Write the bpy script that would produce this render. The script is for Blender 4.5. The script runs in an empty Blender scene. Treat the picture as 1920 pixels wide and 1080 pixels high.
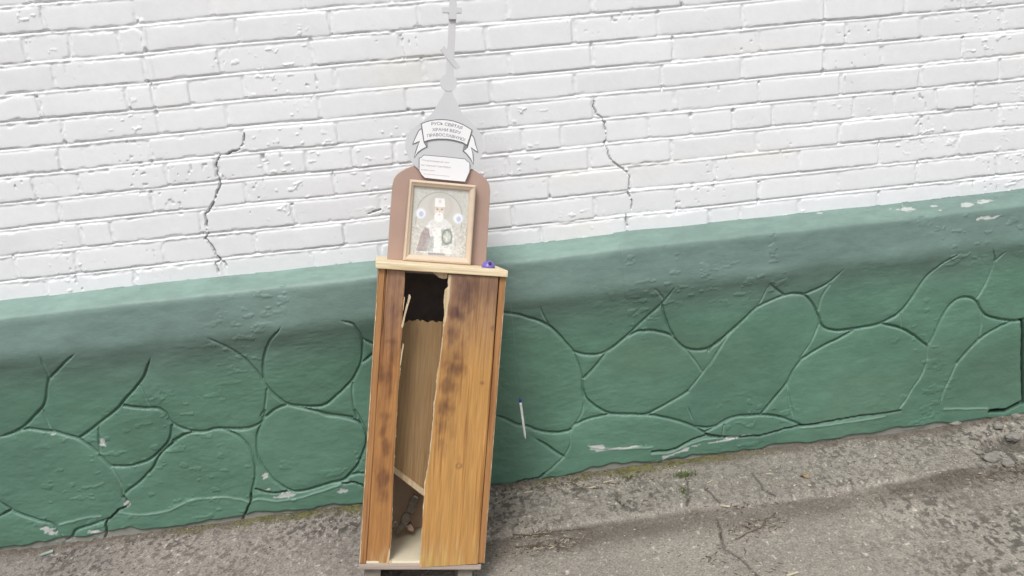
import bpy, math, random
import numpy as np
from mathutils import Matrix, Vector

random.seed(7)
sc = bpy.context.scene
col = sc.collection

# ------------------------------------------------------------------ camera
F_PX = 1500.0
CAM = np.array([0.0, -2.4824, 1.343])
ROLL, PITCH, YAW = np.radians([-5.17478, 15.55893, -4.73217])


def cam_axes(r, p, y):
    fwd = np.array([-math.sin(y) * math.cos(p), math.cos(y) * math.cos(p), -math.sin(p)])
    r0 = np.array([math.cos(y), math.sin(y), 0.0])
    u0 = np.cross(r0, fwd)
    right = r0 * math.cos(r) + u0 * math.sin(r)
    return right, np.cross(right, fwd), fwd


CR, CU, CF = cam_axes(ROLL, PITCH, YAW)
cd = bpy.data.cameras.new('camera')
cam = bpy.data.objects.new('camera', cd)
col.objects.link(cam)
cd.sensor_width = 36.0
cd.lens = F_PX / 1920 * 36.0
cd.clip_start = 0.05
cd.clip_end = 500
M = Matrix.Identity(4)
for i in range(3):
    M[i][0], M[i][1], M[i][2], M[i][3] = CR[i], CU[i], -CF[i], CAM[i]
cam.matrix_world = M
sc.camera = cam

# ------------------------------------------------------------------ light
SUN_EL, SUN_AZ = 60.0, 196.0      # azimuth measured clockwise from +Y (into the wall)
w = bpy.data.worlds.new('World')
sc.world = w
w.use_nodes = True
nt = w.node_tree
bg = nt.nodes['Background']
sky = nt.nodes.new('ShaderNodeTexSky')
sky.sky_type = 'NISHITA'
sky.sun_disc = False
sky.sun_elevation = math.radians(SUN_EL)
sky.sun_rotation = math.radians(SUN_AZ)
sky.dust_density = 4.0
hs = nt.nodes.new('ShaderNodeHueSaturation')
hs.inputs['Saturation'].default_value = 0.2     # overcast: grey cloud instead of blue
nt.links.new(sky.outputs['Color'], hs.inputs['Color'])
nt.links.new(hs.outputs['Color'], bg.inputs['Color'])
bg.inputs['Strength'].default_value = 0.12
sd = bpy.data.lights.new('sun', 'SUN')
sd.energy = 1.35
sd.angle = math.radians(18)
sd.color = (1.0, 0.985, 0.965)
sun = bpy.data.objects.new('sun', sd)
col.objects.link(sun)
az, el = math.radians(SUN_AZ), math.radians(SUN_EL)
to_sun = Vector((math.sin(az) * math.cos(el), math.cos(az) * math.cos(el), math.sin(el)))
sun.rotation_euler = to_sun.to_track_quat('Z', 'Y').to_euler()
sun.location = to_sun * 6
vs = sc.view_settings
vs.view_transform = 'Standard'
vs.look = 'None'
vs.gamma = 1.0
vs.use_curve_mapping = False
vs.exposure = 0.33

# ------------------------------------------------------------------ helpers
def ray(px, py):
    return (px - 960) / F_PX * CR - (py - 540) / F_PX * CU + CF


def to_px(P):
    d = np.asarray(P, float) - CAM
    return 960 + F_PX * (d @ CR) / (d @ CF), 540 - F_PX * (d @ CU) / (d @ CF)


def hit(px, py, P0, N):
    r = ray(px, py)
    return CAM + r * (((np.asarray(P0) - CAM) @ N) / (r @ N))


def wall_pt(px, py):                       # a point of the brick face (y = 0)
    P = hit(px, py, (0, 0, 0), np.array([0, 1.0, 0]))
    return P[0], P[2]


def wall_x(px, z):                         # where on the brick face, at height z, the joint stands
    a, b = -3.0, 4.0
    for _ in range(40):
        m = (a + b) / 2
        if to_px((m, 0, z))[0] < px:
            a = m
        else:
            b = m
    return (a + b) / 2


_T = np.random.RandomState(3).rand(64, 256, 256)


def vn(x, y, seed=0):
    xi = np.floor(x).astype(int)
    yi = np.floor(y).astype(int)
    fx, fy = x - xi, y - yi
    fx = fx * fx * (3 - 2 * fx)
    fy = fy * fy * (3 - 2 * fy)
    t = _T[seed % 64]
    x0, x1, y0, y1 = xi & 255, (xi + 1) & 255, yi & 255, (yi + 1) & 255
    return (t[x0, y0] * (1 - fx) + t[x1, y0] * fx) * (1 - fy) + (t[x0, y1] * (1 - fx) + t[x1, y1] * fx) * fy


def fbm(x, y, octs=3, seed=0):             # about -1..1
    s, a, n = 0, 1.0, 0
    for k in range(octs):
        s = s + a * (vn(x * 2 ** k + 17.3 * k, y * 2 ** k + 9.1 * k, seed + k) * 2 - 1)
        n += a
        a *= 0.5
    return s / n


def sstep(a, b, x):
    t = np.clip((x - a) / (b - a), 0, 1)
    return t * t * (3 - 2 * t)


def srgb(r, g, b):
    f = lambda c: (c / 255 / 12.92) if c / 255 <= 0.04045 else ((c / 255 + 0.055) / 1.055) ** 2.4
    return (f(r), f(g), f(b))


def empty(name, loc=(0, 0, 0)):
    o = bpy.data.objects.new(name, None)
    o.empty_display_size = 0.05
    o.location = loc
    col.objects.link(o)
    return o


def tag(o, label=None, cat=None, group=None, kind=None):
    if label: o['label'] = label
    if cat: o['category'] = cat
    if group: o['group'] = group
    if kind: o['kind'] = kind
    return o


def np_mesh(name, V, Q, mat, parent=None, normals=None, cols=None, smooth=True, data_only=False):
    """quads (n,4) -> mesh object"""
    me = bpy.data.meshes.new(name)
    V = np.asarray(V, np.float32)
    Q = np.asarray(Q, np.int32)
    me.vertices.add(len(V))
    me.vertices.foreach_set('co', V.ravel())
    me.loops.add(Q.size)
    me.loops.foreach_set('vertex_index', Q.ravel())
    me.polygons.add(len(Q))
    k = Q.shape[1]
    me.polygons.foreach_set('loop_start', np.arange(0, Q.size, k, dtype=np.int32))
    me.polygons.foreach_set('use_smooth', np.full(len(Q), smooth, dtype=bool))
    me.update(calc_edges=True)
    if cols is not None:
        ca = me.color_attributes.new('col', 'FLOAT_COLOR', 'POINT')
        c4 = np.ones((len(V), 4), np.float32)
        c4[:, :3] = cols
        ca.data.foreach_set('color', c4.ravel())
    if normals is not None:
        me.normals_split_custom_set_from_vertices(np.asarray(normals, np.float32).tolist())
    if mat: me.materials.append(mat)
    if data_only: return me
    o = bpy.data.objects.new(name, me)
    col.objects.link(o)
    if parent: o.parent = parent
    return o


def py_mesh(name, V, Fc, mat, parent=None, smooth=False, bevel=0.0, cols=None):
    me = bpy.data.meshes.new(name)
    me.from_pydata([tuple(v) for v in V], [], [tuple(f) for f in Fc])
    me.update()
    if smooth:
        me.polygons.foreach_set('use_smooth', [True] * len(me.polygons))
    if cols is not None:
        ca = me.color_attributes.new('col', 'FLOAT_COLOR', 'POINT')
        for i, c in enumerate(cols): ca.data[i].color = (*c, 1)
    me.materials.append(mat)
    o = bpy.data.objects.new(name, me)
    col.objects.link(o)
    if parent: o.parent = parent
    if bevel:
        b = o.modifiers.new('bevel', 'BEVEL')
        b.width = bevel
        b.segments = 2
        b.limit_method = 'ANGLE'
    return o


def box(name, x, y, z, mat, parent=None, bevel=0.0015):
    V = [(x[i], y[j], z[k]) for k in (0, 1) for j in (0, 1) for i in (0, 1)]
    Fc = [(0, 2, 3, 1), (4, 5, 7, 6), (0, 1, 5, 4), (2, 6, 7, 3), (0, 4, 6, 2), (1, 3, 7, 5)]
    return py_mesh(name, V, Fc, mat, parent, bevel=bevel)


def extrude_poly(name, pts, y0, y1, mat, parent=None, bevel=0.0):
    """outline of (u, v) points in the local XZ plane, front at y0, back at y1"""
    a = sum(pts[i][0] * pts[(i + 1) % len(pts)][1] - pts[(i + 1) % len(pts)][0] * pts[i][1] for i in range(len(pts)))
    if a < 0: pts = pts[::-1]
    n = len(pts)
    V = [(p[0], y0, p[1]) for p in pts] + [(p[0], y1, p[1]) for p in pts]
    Fc = [tuple(range(n)), tuple(range(2 * n - 1, n - 1, -1))]
    Fc += [(i, i + n, (i + 1) % n + n, (i + 1) % n) for i in range(n)]
    return py_mesh(name, V, Fc, mat, parent, bevel=bevel)


def tube(name, pts, r, mat, parent=None, seg=8, taper=None):
    V, Fc = [], []
    P = [Vector(p) for p in pts]
    for i, p in enumerate(P):
        t = (P[min(i + 1, len(P) - 1)] - P[max(i - 1, 0)]).normalized()
        a = t.orthogonal().normalized()
        b = t.cross(a)
        rr = r if taper is None else r * taper[i]
        for k in range(seg):
            th = 2 * math.pi * k / seg
            V.append(p + (a * math.cos(th) + b * math.sin(th)) * rr)
    # keep rings from twisting
    for i in range(len(P) - 1):
        best = min(range(seg), key=lambda s: sum((V[i * seg + k] - V[(i + 1) * seg + (k + s) % seg]).length for k in range(seg)))
        ring = [V[(i + 1) * seg + (k + best) % seg] for k in range(seg)]
        V[(i + 1) * seg:(i + 2) * seg] = ring
        for k in range(seg):
            Fc.append((i * seg + k, i * seg + (k + 1) % seg, (i + 1) * seg + (k + 1) % seg, (i + 1) * seg + k))
    Fc.append(tuple(range(seg))[::-1])
    Fc.append(tuple(range((len(P) - 1) * seg, len(P) * seg)))
    return py_mesh(name, V, Fc, mat, parent, smooth=True)


# ------------------------------------------------------------------ materials
def new_mat(name):
    m = bpy.data.materials.new(name)
    m.use_nodes = True
    return m, m.node_tree, m.node_tree.nodes['Principled BSDF']


def noise(nt, scale, detail=4, rough=0.6, vec=None, dist=0.0):
    n = nt.nodes.new('ShaderNodeTexNoise')
    n.inputs['Scale'].default_value = scale
    n.inputs['Detail'].default_value = detail
    n.inputs['Roughness'].default_value = rough
    n.inputs['Distortion'].default_value = dist
    if vec: nt.links.new(vec, n.inputs['Vector'])
    return n.outputs['Fac']


def ramp(nt, fac, stops):
    r = nt.nodes.new('ShaderNodeValToRGB')
    el = r.color_ramp.elements
    while len(el) < len(stops): el.new(0.5)
    for e, (p, c) in zip(el, stops):
        e.position = p
        e.color = (*c, 1) if len(c) == 3 else c
    nt.links.new(fac, r.inputs['Fac'])
    return r.outputs['Color']


def mix(nt, mode, fac, a, b):
    m = nt.nodes.new('ShaderNodeMix')
    m.data_type = 'RGBA'
    m.blend_type = mode
    for sock, v in ((m.inputs[0], fac), (m.inputs[6], a), (m.inputs[7], b)):
        if hasattr(v, 'is_linked'): nt.links.new(v, sock)
        elif isinstance(v, (int, float)): sock.default_value = v
        else: sock.default_value = (*v, 1)
    return m.outputs[2]


def bump(nt, bsdf, h, strength, dist):
    b = nt.nodes.new('ShaderNodeBump')
    b.inputs['Strength'].default_value = strength
    b.inputs['Distance'].default_value = dist
    nt.links.new(h, b.inputs['Height'])
    nt.links.new(b.outputs['Normal'], bsdf.inputs['Normal'])


def coords(nt, kind='Object', scale=None):
    tc = nt.nodes.new('ShaderNodeTexCoord')
    v = tc.outputs[kind]
    if scale:
        mp = nt.nodes.new('ShaderNodeMapping')
        mp.inputs['Scale'].default_value = scale
        nt.links.new(v, mp.inputs['Vector'])
        v = mp.outputs['Vector']
    return v


def attr(nt):
    a = nt.nodes.new('ShaderNodeAttribute')
    a.attribute_name = 'col'
    return a.outputs['Color']


def vcol_mat(name, rough, var=(0.9, 1.08), nscale=60, bscale=220, bstr=0.3, bdist=0.002, spec=0.4, aniso=None):
    """vertex colour (thing's own colour) varied by noise, with fine relief"""
    m, nt, b = new_mat(name)
    v = coords(nt, 'Object', aniso)
    f = noise(nt, nscale, 5, 0.65, v)
    c = mix(nt, 'MULTIPLY', 1.0, attr(nt), ramp(nt, f, [(0.3, (var[0],) * 3), (0.7, (var[1],) * 3)]))
    nt.links.new(c, b.inputs['Base Color'])
    b.inputs['Roughness'].default_value = rough
    b.inputs['Specular IOR Level'].default_value = spec
    bump(nt, b, noise(nt, bscale, 6, 0.7, v), bstr, bdist)
    return m


def plain(name, c, rough=0.6, metal=0.0, var=0.06, nscale=40, bstr=0.1, spec=0.4, coat=0.0):
    m, nt, b = new_mat(name)
    f = noise(nt, nscale, 5, 0.6, coords(nt))
    lo = tuple(x * (1 - var) for x in c)
    hi = tuple(min(1, x * (1 + var)) for x in c)
    nt.links.new(ramp(nt, f, [(0.3, lo), (0.7, hi)]), b.inputs['Base Color'])
    b.inputs['Roughness'].default_value = rough
    b.inputs['Metallic'].default_value = metal
    b.inputs['Specular IOR Level'].default_value = spec
    b.inputs['Coat Weight'].default_value = coat
    if bstr: bump(nt, b, noise(nt, nscale * 5, 5, 0.6, coords(nt)), bstr, 0.001)
    return m


def wood(name, light, dark, use_attr=False, rough=0.5, grain=1.0, axis='Z', spec=0.4):
    m, nt, b = new_mat(name)
    sc_ = {'Z': (1, 1, 0.035), 'X': (0.035, 1, 1)}[axis]
    v = coords(nt, 'Object', sc_)
    f1 = noise(nt, 55 * grain, 3, 0.55, v, 0.6)
    f2 = noise(nt, 260 * grain, 4, 0.7, v)
    c = ramp(nt, f1, [(0.32, dark), (0.47, light), (0.56, tuple(x * 0.86 for x in light)), (0.7, light)])
    c = mix(nt, 'MULTIPLY', 0.8, c, ramp(nt, f2, [(0.3, (0.72, 0.66, 0.58)), (0.65, (1.08, 1.06, 1.03))]))
    if use_attr: c = mix(nt, 'MULTIPLY', 1.0, c, attr(nt))
    nt.links.new(c, b.inputs['Base Color'])
    b.inputs['Roughness'].default_value = rough
    b.inputs['Specular IOR Level'].default_value = spec
    bump(nt, b, f2, 0.25, 0.0008)
    return m


M_WHITE = vcol_mat('white_wall_paint', 0.62, (0.975, 1.02), 35, 160, 0.14, 0.002, 0.3)
M_GREEN = vcol_mat('green_plinth_paint', 0.48, (0.88, 1.10), 22, 120, 0.26, 0.003, 0.4, aniso=(0.55, 1, 1.6))
M_CORE = plain('wall_core_paint', (0.78, 0.78, 0.785), 0.7)
M_CORE_G = plain('plinth_core_paint', (0.09, 0.20, 0.145), 0.6)

# ------------------------------------------------------------------ height fields split into pieces
def axis_coords(lo, f0, f1, hi, step, coarse):
    a = np.linspace(lo, f0, max(2, int((f0 - lo) / coarse) + 1))[:-1]
    b = np.linspace(f0, f1, int((f1 - f0) / step) + 1)
    c = np.linspace(f1, hi, max(2, int((hi - f1) / coarse) + 1))[1:]
    return np.concatenate([a, b, c])


def grid_normals(P):
    du = np.gradient(P, axis=1)
    dv = np.gradient(P, axis=0)
    n = np.cross(du, dv)
    n /= np.linalg.norm(n, axis=2, keepdims=True) + 1e-12
    return n


def cut(name, P, N, C, cellmask, mat, parent, skirt=None, flip=False):
    """mesh object from the grid cells in cellmask; skirt = vector to the rear edge of the piece"""
    ny, nx = P.shape[:2]
    j, i = np.nonzero(cellmask)
    q = np.stack([j * nx + i, j * nx + i + 1, (j + 1) * nx + i + 1, (j + 1) * nx + i], 1)
    idx, inv = np.unique(q.ravel(), return_inverse=True)
    Q = inv.reshape(-1, 4)
    V, Nn, Cc = P.reshape(-1, 3)[idx], N.reshape(-1, 3)[idx], C.reshape(-1, 3)[idx]
    if skirt is not None:
        pad = np.zeros((ny + 1, nx + 1), bool)
        pad[1:-1, 1:-1] = cellmask
        E = []
        for dj, di, a, b in ((-1, 0, 0, 1), (0, 1, 1, 2), (1, 0, 2, 3), (0, -1, 3, 0)):
            out = ~pad[j + 1 + dj, i + 1 + di]
            E.append(Q[out][:, [a, b]])
        E = np.concatenate(E)
        ub, uinv = np.unique(E.ravel(), return_inverse=True)
        n0 = len(V)
        V = np.concatenate([V, V[ub] + np.asarray(skirt)])
        Nn = np.concatenate([Nn, Nn[ub]])
        Cc = np.concatenate([Cc, Cc[ub]])
        low = uinv.reshape(-1, 2) + n0
        Q = np.concatenate([Q, np.stack([E[:, 1], E[:, 0], low[:, 0], low[:, 1]], 1)])
    if flip: Q = Q[:, ::-1]
    return np_mesh(name, V, Q, mat, parent, Nn, Cc)


def seg_dist(X, Z, xs, zs, polys, R):
    """min distance field to polylines, evaluated only near them (R); also signed offset above the line"""
    Dm = np.full(X.shape, R)
    for pl in polys:
        for p0, p1 in zip(pl[:-1], pl[1:]):
            (x0, z0), (x1, z1) = p0[:2], p1[:2]
            i0, i1 = np.searchsorted(xs, [min(x0, x1) - R, max(x0, x1) + R])
            j0, j1 = np.searchsorted(zs, [min(z0, z1) - R, max(z0, z1) + R])
            if i1 <= i0 or j1 <= j0: continue
            sx, sz = X[j0:j1, i0:i1], Z[j0:j1, i0:i1]
            dx, dz = x1 - x0, z1 - z0
            t = np.clip(((sx - x0) * dx + (sz - z0) * dz) / (dx * dx + dz * dz + 1e-12), 0, 1)
            d = np.hypot(sx - x0 - t * dx, sz - z0 - t * dz)
            if len(p0) > 2: d = d + p0[2] + (p1[2] - p0[2]) * t      # grooves run out towards open ends
            Dm[j0:j1, i0:i1] = np.minimum(Dm[j0:j1, i0:i1], d)
    return Dm


def smooth_line(pts, n=5):
    """Catmull-Rom through traced points"""
    p = [np.array(a, float) for a in pts]
    if len(p) < 3: return [tuple(a) for a in p]
    p = [2 * p[0] - p[1]] + p + [2 * p[-1] - p[-2]]
    out = []
    for k in range(1, len(p) - 2):
        for t in np.arange(n) / n:
            out.append(tuple(0.5 * (2 * p[k] + (p[k + 1] - p[k - 1]) * t + (2 * p[k - 1] - 5 * p[k] + 4 * p[k + 1] - p[k + 2]) * t * t
                                    + (3 * p[k] - p[k - 1] - 3 * p[k + 1] + p[k + 2]) * t ** 3)))
    out.append(tuple(p[-2]))
    return out


# ================================================================== BRICK WALL
PL_TOP = CAM[2] - 0.552
beds = [CAM[2] + v for v in (0.197, 0.12, 0.039, -0.037, -0.113, -0.189, -0.266, -0.341, -0.421, -0.499, -0.577)]
for k in range(6): beds.insert(0, beds[0] + 0.0772)
# joints between bricks, traced course by course (photo pixels at mid-height of the course)
perp = {6 - 1: [81, 253, 396, 567, 730],
        6: [47, 133, 225, 269, 444, 619, 785, 951, 1110],
        7: [101, 271, 413, 586, 753, 912, 1076, 1234, 1392, 1546, 1698, 1806],
        8: [74, 239, 287, 358, 458, 629, 794, 955, 1110, 1262, 1426, 1542, 1587, 1650, 1727, 1878],
        9: [119, 297, 426, 599, 764, 920, 1079, 1241, 1391, 1544, 1654, 1805],
        10: [111, 280, 455, 634, 954, 1113, 1266, 1424, 1577, 1726],
        11: [65, 149, 313, 407, 495, 575, 661, 740, 905, 981, 1054, 1135, 1216, 1296, 1375, 1449, 1528, 1601, 1677, 1754, 1829],
        12: [110, 287, 460, 627, 953, 1104, 1259, 1419, 1574, 1726, 1871],
        13: [151, 210, 376, 551, 713, 1031, 1181, 1339, 1498, 1649, 1795],
        14: [29, 143, 307, 478, 647, 962, 1114, 1268, 1422, 1572, 1720, 1869],
        15: [89, 253, 420, 587, 713, 1016, 1174, 1331, 1388, 1498, 1647, 1796]}
XLO, XHI = -2.05, 2.65
rs = np.random.RandomState(11)
bricks = []
for k in range(len(beds) - 1):
    z1, z0 = beds[k], beds[k + 1]
    if k in perp:
        xs_ = [wall_x(p, (z0 + z1) / 2) for p in perp[k]]
    else:
        xs_ = [0.13 * (k % 2) + 0.2655 * i + rs.uniform(-.01, .01) for i in range(-3, 4)]
    while xs_[0] - 0.2655 > XLO - 0.1: xs_.insert(0, xs_[0] - 0.2655 + rs.uniform(-.01, .01))
    while xs_[-1] + 0.2655 < XHI + 0.1: xs_.append(xs_[-1] + 0.2655 + rs.uniform(-.01, .01))
    full = []
    for a, b in zip(xs_[:-1], xs_[1:]):
        n = max(1, round((b - a) / 0.2655))
        full += [(a + (b - a) * i / n, a + (b - a) * (i + 1) / n) for i in range(n)]
    for a, b in full:
        if b > XLO and a < XHI: bricks.append((k, max(a, XLO - .05), min(b, XHI + .05), z0, z1))

wx = axis_coords(XLO, -1.52, 2.06, XHI, 0.0030, 0.009)
wz = axis_coords(PL_TOP - 0.03, PL_TOP - 0.029, 1.70, beds[0] + 0.004, 0.0028, 0.009)
X, Z = np.meshgrid(wx, wz)
# mortar: deep right under the upper brick, running out flush on the lower brick
mort = np.full(X.shape, -0.0032) + 0.0014 * fbm(X * 60, Z * 60, 3, 1)
strength = np.clip(0.8 + 0.9 * fbm(X * 4.2, Z * 9, 3, 5), 0.1, 1.7)
rag = sstep(-0.25, 0.35, fbm(X * 1.7 + 2, Z * 2.6, 3, 46))
wav = 0.0030 * fbm(X * 3.5, Z * 2, 2, 8)
for zb in beds:
    j0, j1 = np.searchsorted(wz, [zb - .02, zb + .02])
    if j1 <= j0: continue
    q = (Z[j0:j1] - zb - wav[j0:j1]) / 0.0065
    bead = -0.0017 - 0.0066 * sstep(0.30, 0.95, q) * strength[j0:j1] + 0.0019 * np.exp(-((q + .15) / .35) ** 2) - 0.0018 * sstep(-.55, -.95, q) * (1.3 - strength[j0:j1])
    bead += (0.0010 + 0.0022 * rag[j0:j1]) * fbm(X[j0:j1] * 55, Z[j0:j1] * 110, 3, 12)
    inj = np.abs(q) < 1.5
    mort[j0:j1][inj] = bead[inj]
H = mort.copy()
lab = np.full(X.shape, -1, int)
holes = np.zeros(X.shape)
ex = (0.0022 + 0.0032 * rag) * fbm(X * 34, Z * 34, 4, 20)
ez = (0.0016 + 0.0030 * rag) * fbm(X * 30, Z * 36, 4, 24)
rough_zone = sstep(0.1, 0.7, fbm(X * 1.1 + 5, Z * 1.3, 2, 33)) * 0.7 + 0.3
surf = 0.0008 * fbm(X * 10, Z * 12, 2, 30) + 0.00015 * fbm(X * 90, Z * 90, 2, 36)
# scabs of old paint and mortar smears
lump = sstep(0.38, 0.52, fbm(X * 50, Z * 105, 4, 40)) * 0.0026 * sstep(0.12, 0.45, fbm(X * 4.5, Z * 7, 2, 44))
for n, (k, a, b, z0, z1) in enumerate(bricks):
    i0, i1 = np.searchsorted(wx, [a - .01, b + .01])
    j0, j1 = np.searchsorted(wz, [z0 - .01, z1 + .01])
    if i1 <= i0 or j1 <= j0: continue
    s = np.s_[j0:j1, i0:i1]
    ga, gb = rs.uniform(.0035, .0062, 2)
    cx, hx = (a + ga + b - gb) / 2, (b - gb - a - ga) / 2
    zt, zb_ = z1 - rs.uniform(.0050, .0068), z0 + rs.uniform(.0048, .0066)
    cz, hz = (zt + zb_) / 2, (zt - zb_) / 2
    lean = rs.uniform(-.05, .05)
    dx = np.abs(X[s] + ex[s] - cx - lean * (Z[s] - cz)) - hx
    dz = np.abs(Z[s] + ez[s] - wav[s] - cz - rs.uniform(-.006, .006) * (X[s] - cx)) - hz
    rr = rs.uniform(.003, .010)
    sdv = np.minimum(np.maximum(dx + rr, dz + rr), 0) + np.hypot(np.maximum(dx + rr, 0), np.maximum(dz + rr, 0)) - rr
    t = sstep(0.0017, -0.0022, sdv)
    hb = rs.uniform(-.0018, .0018) + rs.uniform(-.008, .008) * (X[s] - cx) + rs.uniform(-.03, .03) * (Z[s] - cz)
    hb = hb + surf[s] + lump[s] - 0.0012 * np.exp(np.minimum(sdv, 0) / .004)
    # chipped arrises
    chip = sstep(0.34, 0.6, fbm(X[s] * 30 + n, Z[s] * 30, 2, 50)) * sstep(-.009, -.001, sdv)
    hb = hb - 0.0045 * chip * rough_zone[s]
    new = mort[s] + (hb - mort[s]) * t
    upd = t > 0.001
    H[s][upd] = np.maximum(H[s], new)[upd] if False else new[upd]
    lab[s][sdv < 0.0004] = n
    if rs.rand() < .42:                     # holes left open beside the brick ends
        ux, uz = (a, b)[rs.randint(2)], (zt, zb_)[rs.randint(2)] + rs.uniform(-.006, .006)
        hole = np.hypot((X[s] + ex[s] * 1.5 - ux) / rs.uniform(.0028, .0065), (Z[s] + ez[s] * 1.5 - uz) / rs.uniform(.003, .011))
        hm = sstep(1.1, 0.5, hole)
        holes[s] = np.maximum(holes[s], hm)
H += 0.0018 * fbm(X * 2.2, Z * 2.2, 2, 55)
# straight mortar seams running up through several courses
seams = [[wall_pt(266, 40), wall_pt(273, 95), wall_pt(290, 160)], [wall_pt(1541, 0), wall_pt(1542, 60), wall_pt(1544, 130)]]
Ds = seg_dist(X, Z, wx, wz, seams, 0.03)
H += sstep(0.011, 0.003, Ds) * 0.003
# cracks
cr1 = [(456, 250), (456, 268), (449, 281), (430, 287), (413, 291), (405, 310), (407, 328), (413, 343), (410, 353), (403, 372), (393, 391), (391, 396), (386, 402),
       (388, 420), (390, 437), (384, 447), (392, 456), (402, 470), (408, 482), (413, 488)]
cr2 = [(413, 488), (404, 493), (406, 500), (411, 511)]
cr3 = [(413, 488), (421, 491), (425, 505)]
cr4 = [(1113, 188), (1114, 202), (1117, 214), (1129, 222), (1134, 230), (1136, 245), (1137, 259), (1133, 269), (1138, 281), (1142, 292), (1148, 302), (1157, 311), (1168, 317),
       (1176, 323), (1180, 332), (1180, 349), (1176, 356), (1181, 366), (1186, 376), (1184, 391)]
cr5 = [(1173, 402), (1175, 412), (1176, 424)]
cr6 = [(691, 401), (700, 398), (712, 392)]
jag = lambda c, a=0.0024: [(p[0] + rs.uniform(-a, a), p[1] + rs.uniform(-a, a)) for p in
                           [tuple(np.array(wall_pt(*c[i])) * (1 - t) + np.array(wall_pt(*c[i + 1])) * t) for i in range(len(c) - 1) for t in (0, .33, .66)] + [wall_pt(*c[-1])]]
D1 = seg_dist(X, Z, wx, wz, [jag(cr1)], 0.02)
D2 = seg_dist(X, Z, wx, wz, [jag(c) for c in (cr2, cr3, cr4, cr5, cr6)], 0.02)
wob = 0.0010 * fbm(X * 70, Z * 70, 2, 60)
c1 = sstep(0.0027, 0.0009, D1 + 2.6 * wob)
c2 = sstep(0.0024, 0.0007, D2 + 1.6 * wob)
H -= 0.011 * c1 + 0.007 * c2
# small pits and drips
pit = sstep(0.84, 0.93, vn(X * 95, Z * 95, 61)) * sstep(0.68, 0.88, vn(X * 9, Z * 9, 62))
H -= 0.003 * pit + 0.0065 * holes
P = np.stack([X, -H, Z], 2)
N = grid_normals(P)
base = np.array([0.780, 0.790, 0.812])
tone = 1 + 0.035 * fbm(X * 1.5, Z * 1.5, 3, 63) + 0.02 * fbm(X * 12, Z * 12, 2, 64)
C = base * tone[..., None]
yel = sstep(0.45, 0.75, fbm(X * 2.1 + 3, Z * 6, 2, 65))[..., None]
C = C * (1 - 0.05 * yel * np.array([0, .25, 1]))
crack_in = np.clip(c1 * 0.6 + c2 * 0.6 + 0.35 * pit + 0.22 * holes, 0, 1)[..., None]     # bare old mortar inside the cracks
C = C * (1 - crack_in) + np.array([0.20, 0.19, 0.18]) * crack_in
C = np.clip(C, 0, 0.84)

wall = empty('brick_wall')
tag(wall, 'white painted brick wall with thick mortar joints and two long cracks', 'wall')
cl = lab[:-1, :-1]
same = (cl == lab[1:, :-1]) & (cl == lab[:-1, 1:]) & (cl == lab[1:, 1:]) & (cl >= 0)
cl = np.where(same, cl, -1)
cut('mortar', P, N, C, cl < 0, M_WHITE, wall)
for n, (k, a, b, z0, z1) in enumerate(bricks):
    i0, i1 = np.searchsorted(wx, [a - .012, b + .012])
    j0, j1 = np.searchsorted(wz, [z0 - .012, z1 + .012])
    i0, j0 = max(i0 - 1, 0), max(j0 - 1, 0)
    m = cl[j0:j1, i0:i1] == n
    if m.sum() < 20: continue
    hh_, ww_ = m.shape
    sl = np.s_[j0:j0 + hh_ + 1, i0:i0 + ww_ + 1]
    cut('brick', P[sl], N[sl], C[sl], m, M_WHITE, wall, skirt=(0, 0.012, 0))
box('wall_core', (-7, 7), (0.018, 0.30), (0.02, 3.0), M_CORE, wall, bevel=0)

# ================================================================== GREEN PLINTH
# profile (y, z) from the brick face down to the ground
prof_k = [(0.004, PL_TOP + 0.002), (-0.030, PL_TOP - 0.010), (-0.062, PL_TOP - 0.024), (-0.076, PL_TOP - 0.033), (-0.083, PL_TOP - 0.046), (-0.087, PL_TOP - 0.066), (-0.096, PL_TOP - 0.115),
          (-0.102, PL_TOP - 0.150), (-0.099, PL_TOP - 0.174), (-0.090, PL_TOP - 0.202), (-0.080, PL_TOP - 0.240), (-0.077, PL_TOP - 0.295), (-0.080, PL_TOP - 0.40),
          (-0.087, 0.25), (-0.096, 0.10), (-0.100, 0.0), (-0.102, -0.06)]
prof = smooth_line(prof_k, 8)
pr = np.array(prof)
arc = np.concatenate([[0], np.cumsum(np.hypot(*np.diff(pr, axis=0).T))])
LTOT = arc[-1]
S_UNDER = np.interp(PL_TOP - 0.205, pr[::-1, 1], arc[::-1])
S_LEDGE = np.interp(PL_TOP - 0.040, pr[::-1, 1], arc[::-1])
S_GROUND = np.interp(0.0, pr[::-1, 1], arc[::-1])


def plinth_pt(px, py):
    """pixel -> (X, arc position) on the plinth surface"""
    r = ray(px, py)
    best = None
    for k in range(len(pr) - 1):
        (y0, z0), (y1, z1) = pr[k], pr[k + 1]
        n = np.array([0, -(z1 - z0), (y1 - y0)])
        den = r @ n
        if abs(den) < 1e-9: continue
        t = ((np.array([0, y0, z0]) - CAM) @ n) / den
        Q = CAM + r * t
        u = ((Q[1] - y0) * (y1 - y0) + (Q[2] - z0) * (z1 - z0)) / ((y1 - y0) ** 2 + (z1 - z0) ** 2)
        if -0.02 <= u <= 1.02 and t > 0 and (best is None or t < best[0]):
            best = (t, Q[0], arc[k] + u * (arc[k + 1] - arc[k]))
    return best[1], best[2]


def tile(ox, oy, sc_, pts):
    return [plinth_pt(ox + x / sc_, oy + y / sc_) for x, y in pts]


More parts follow.
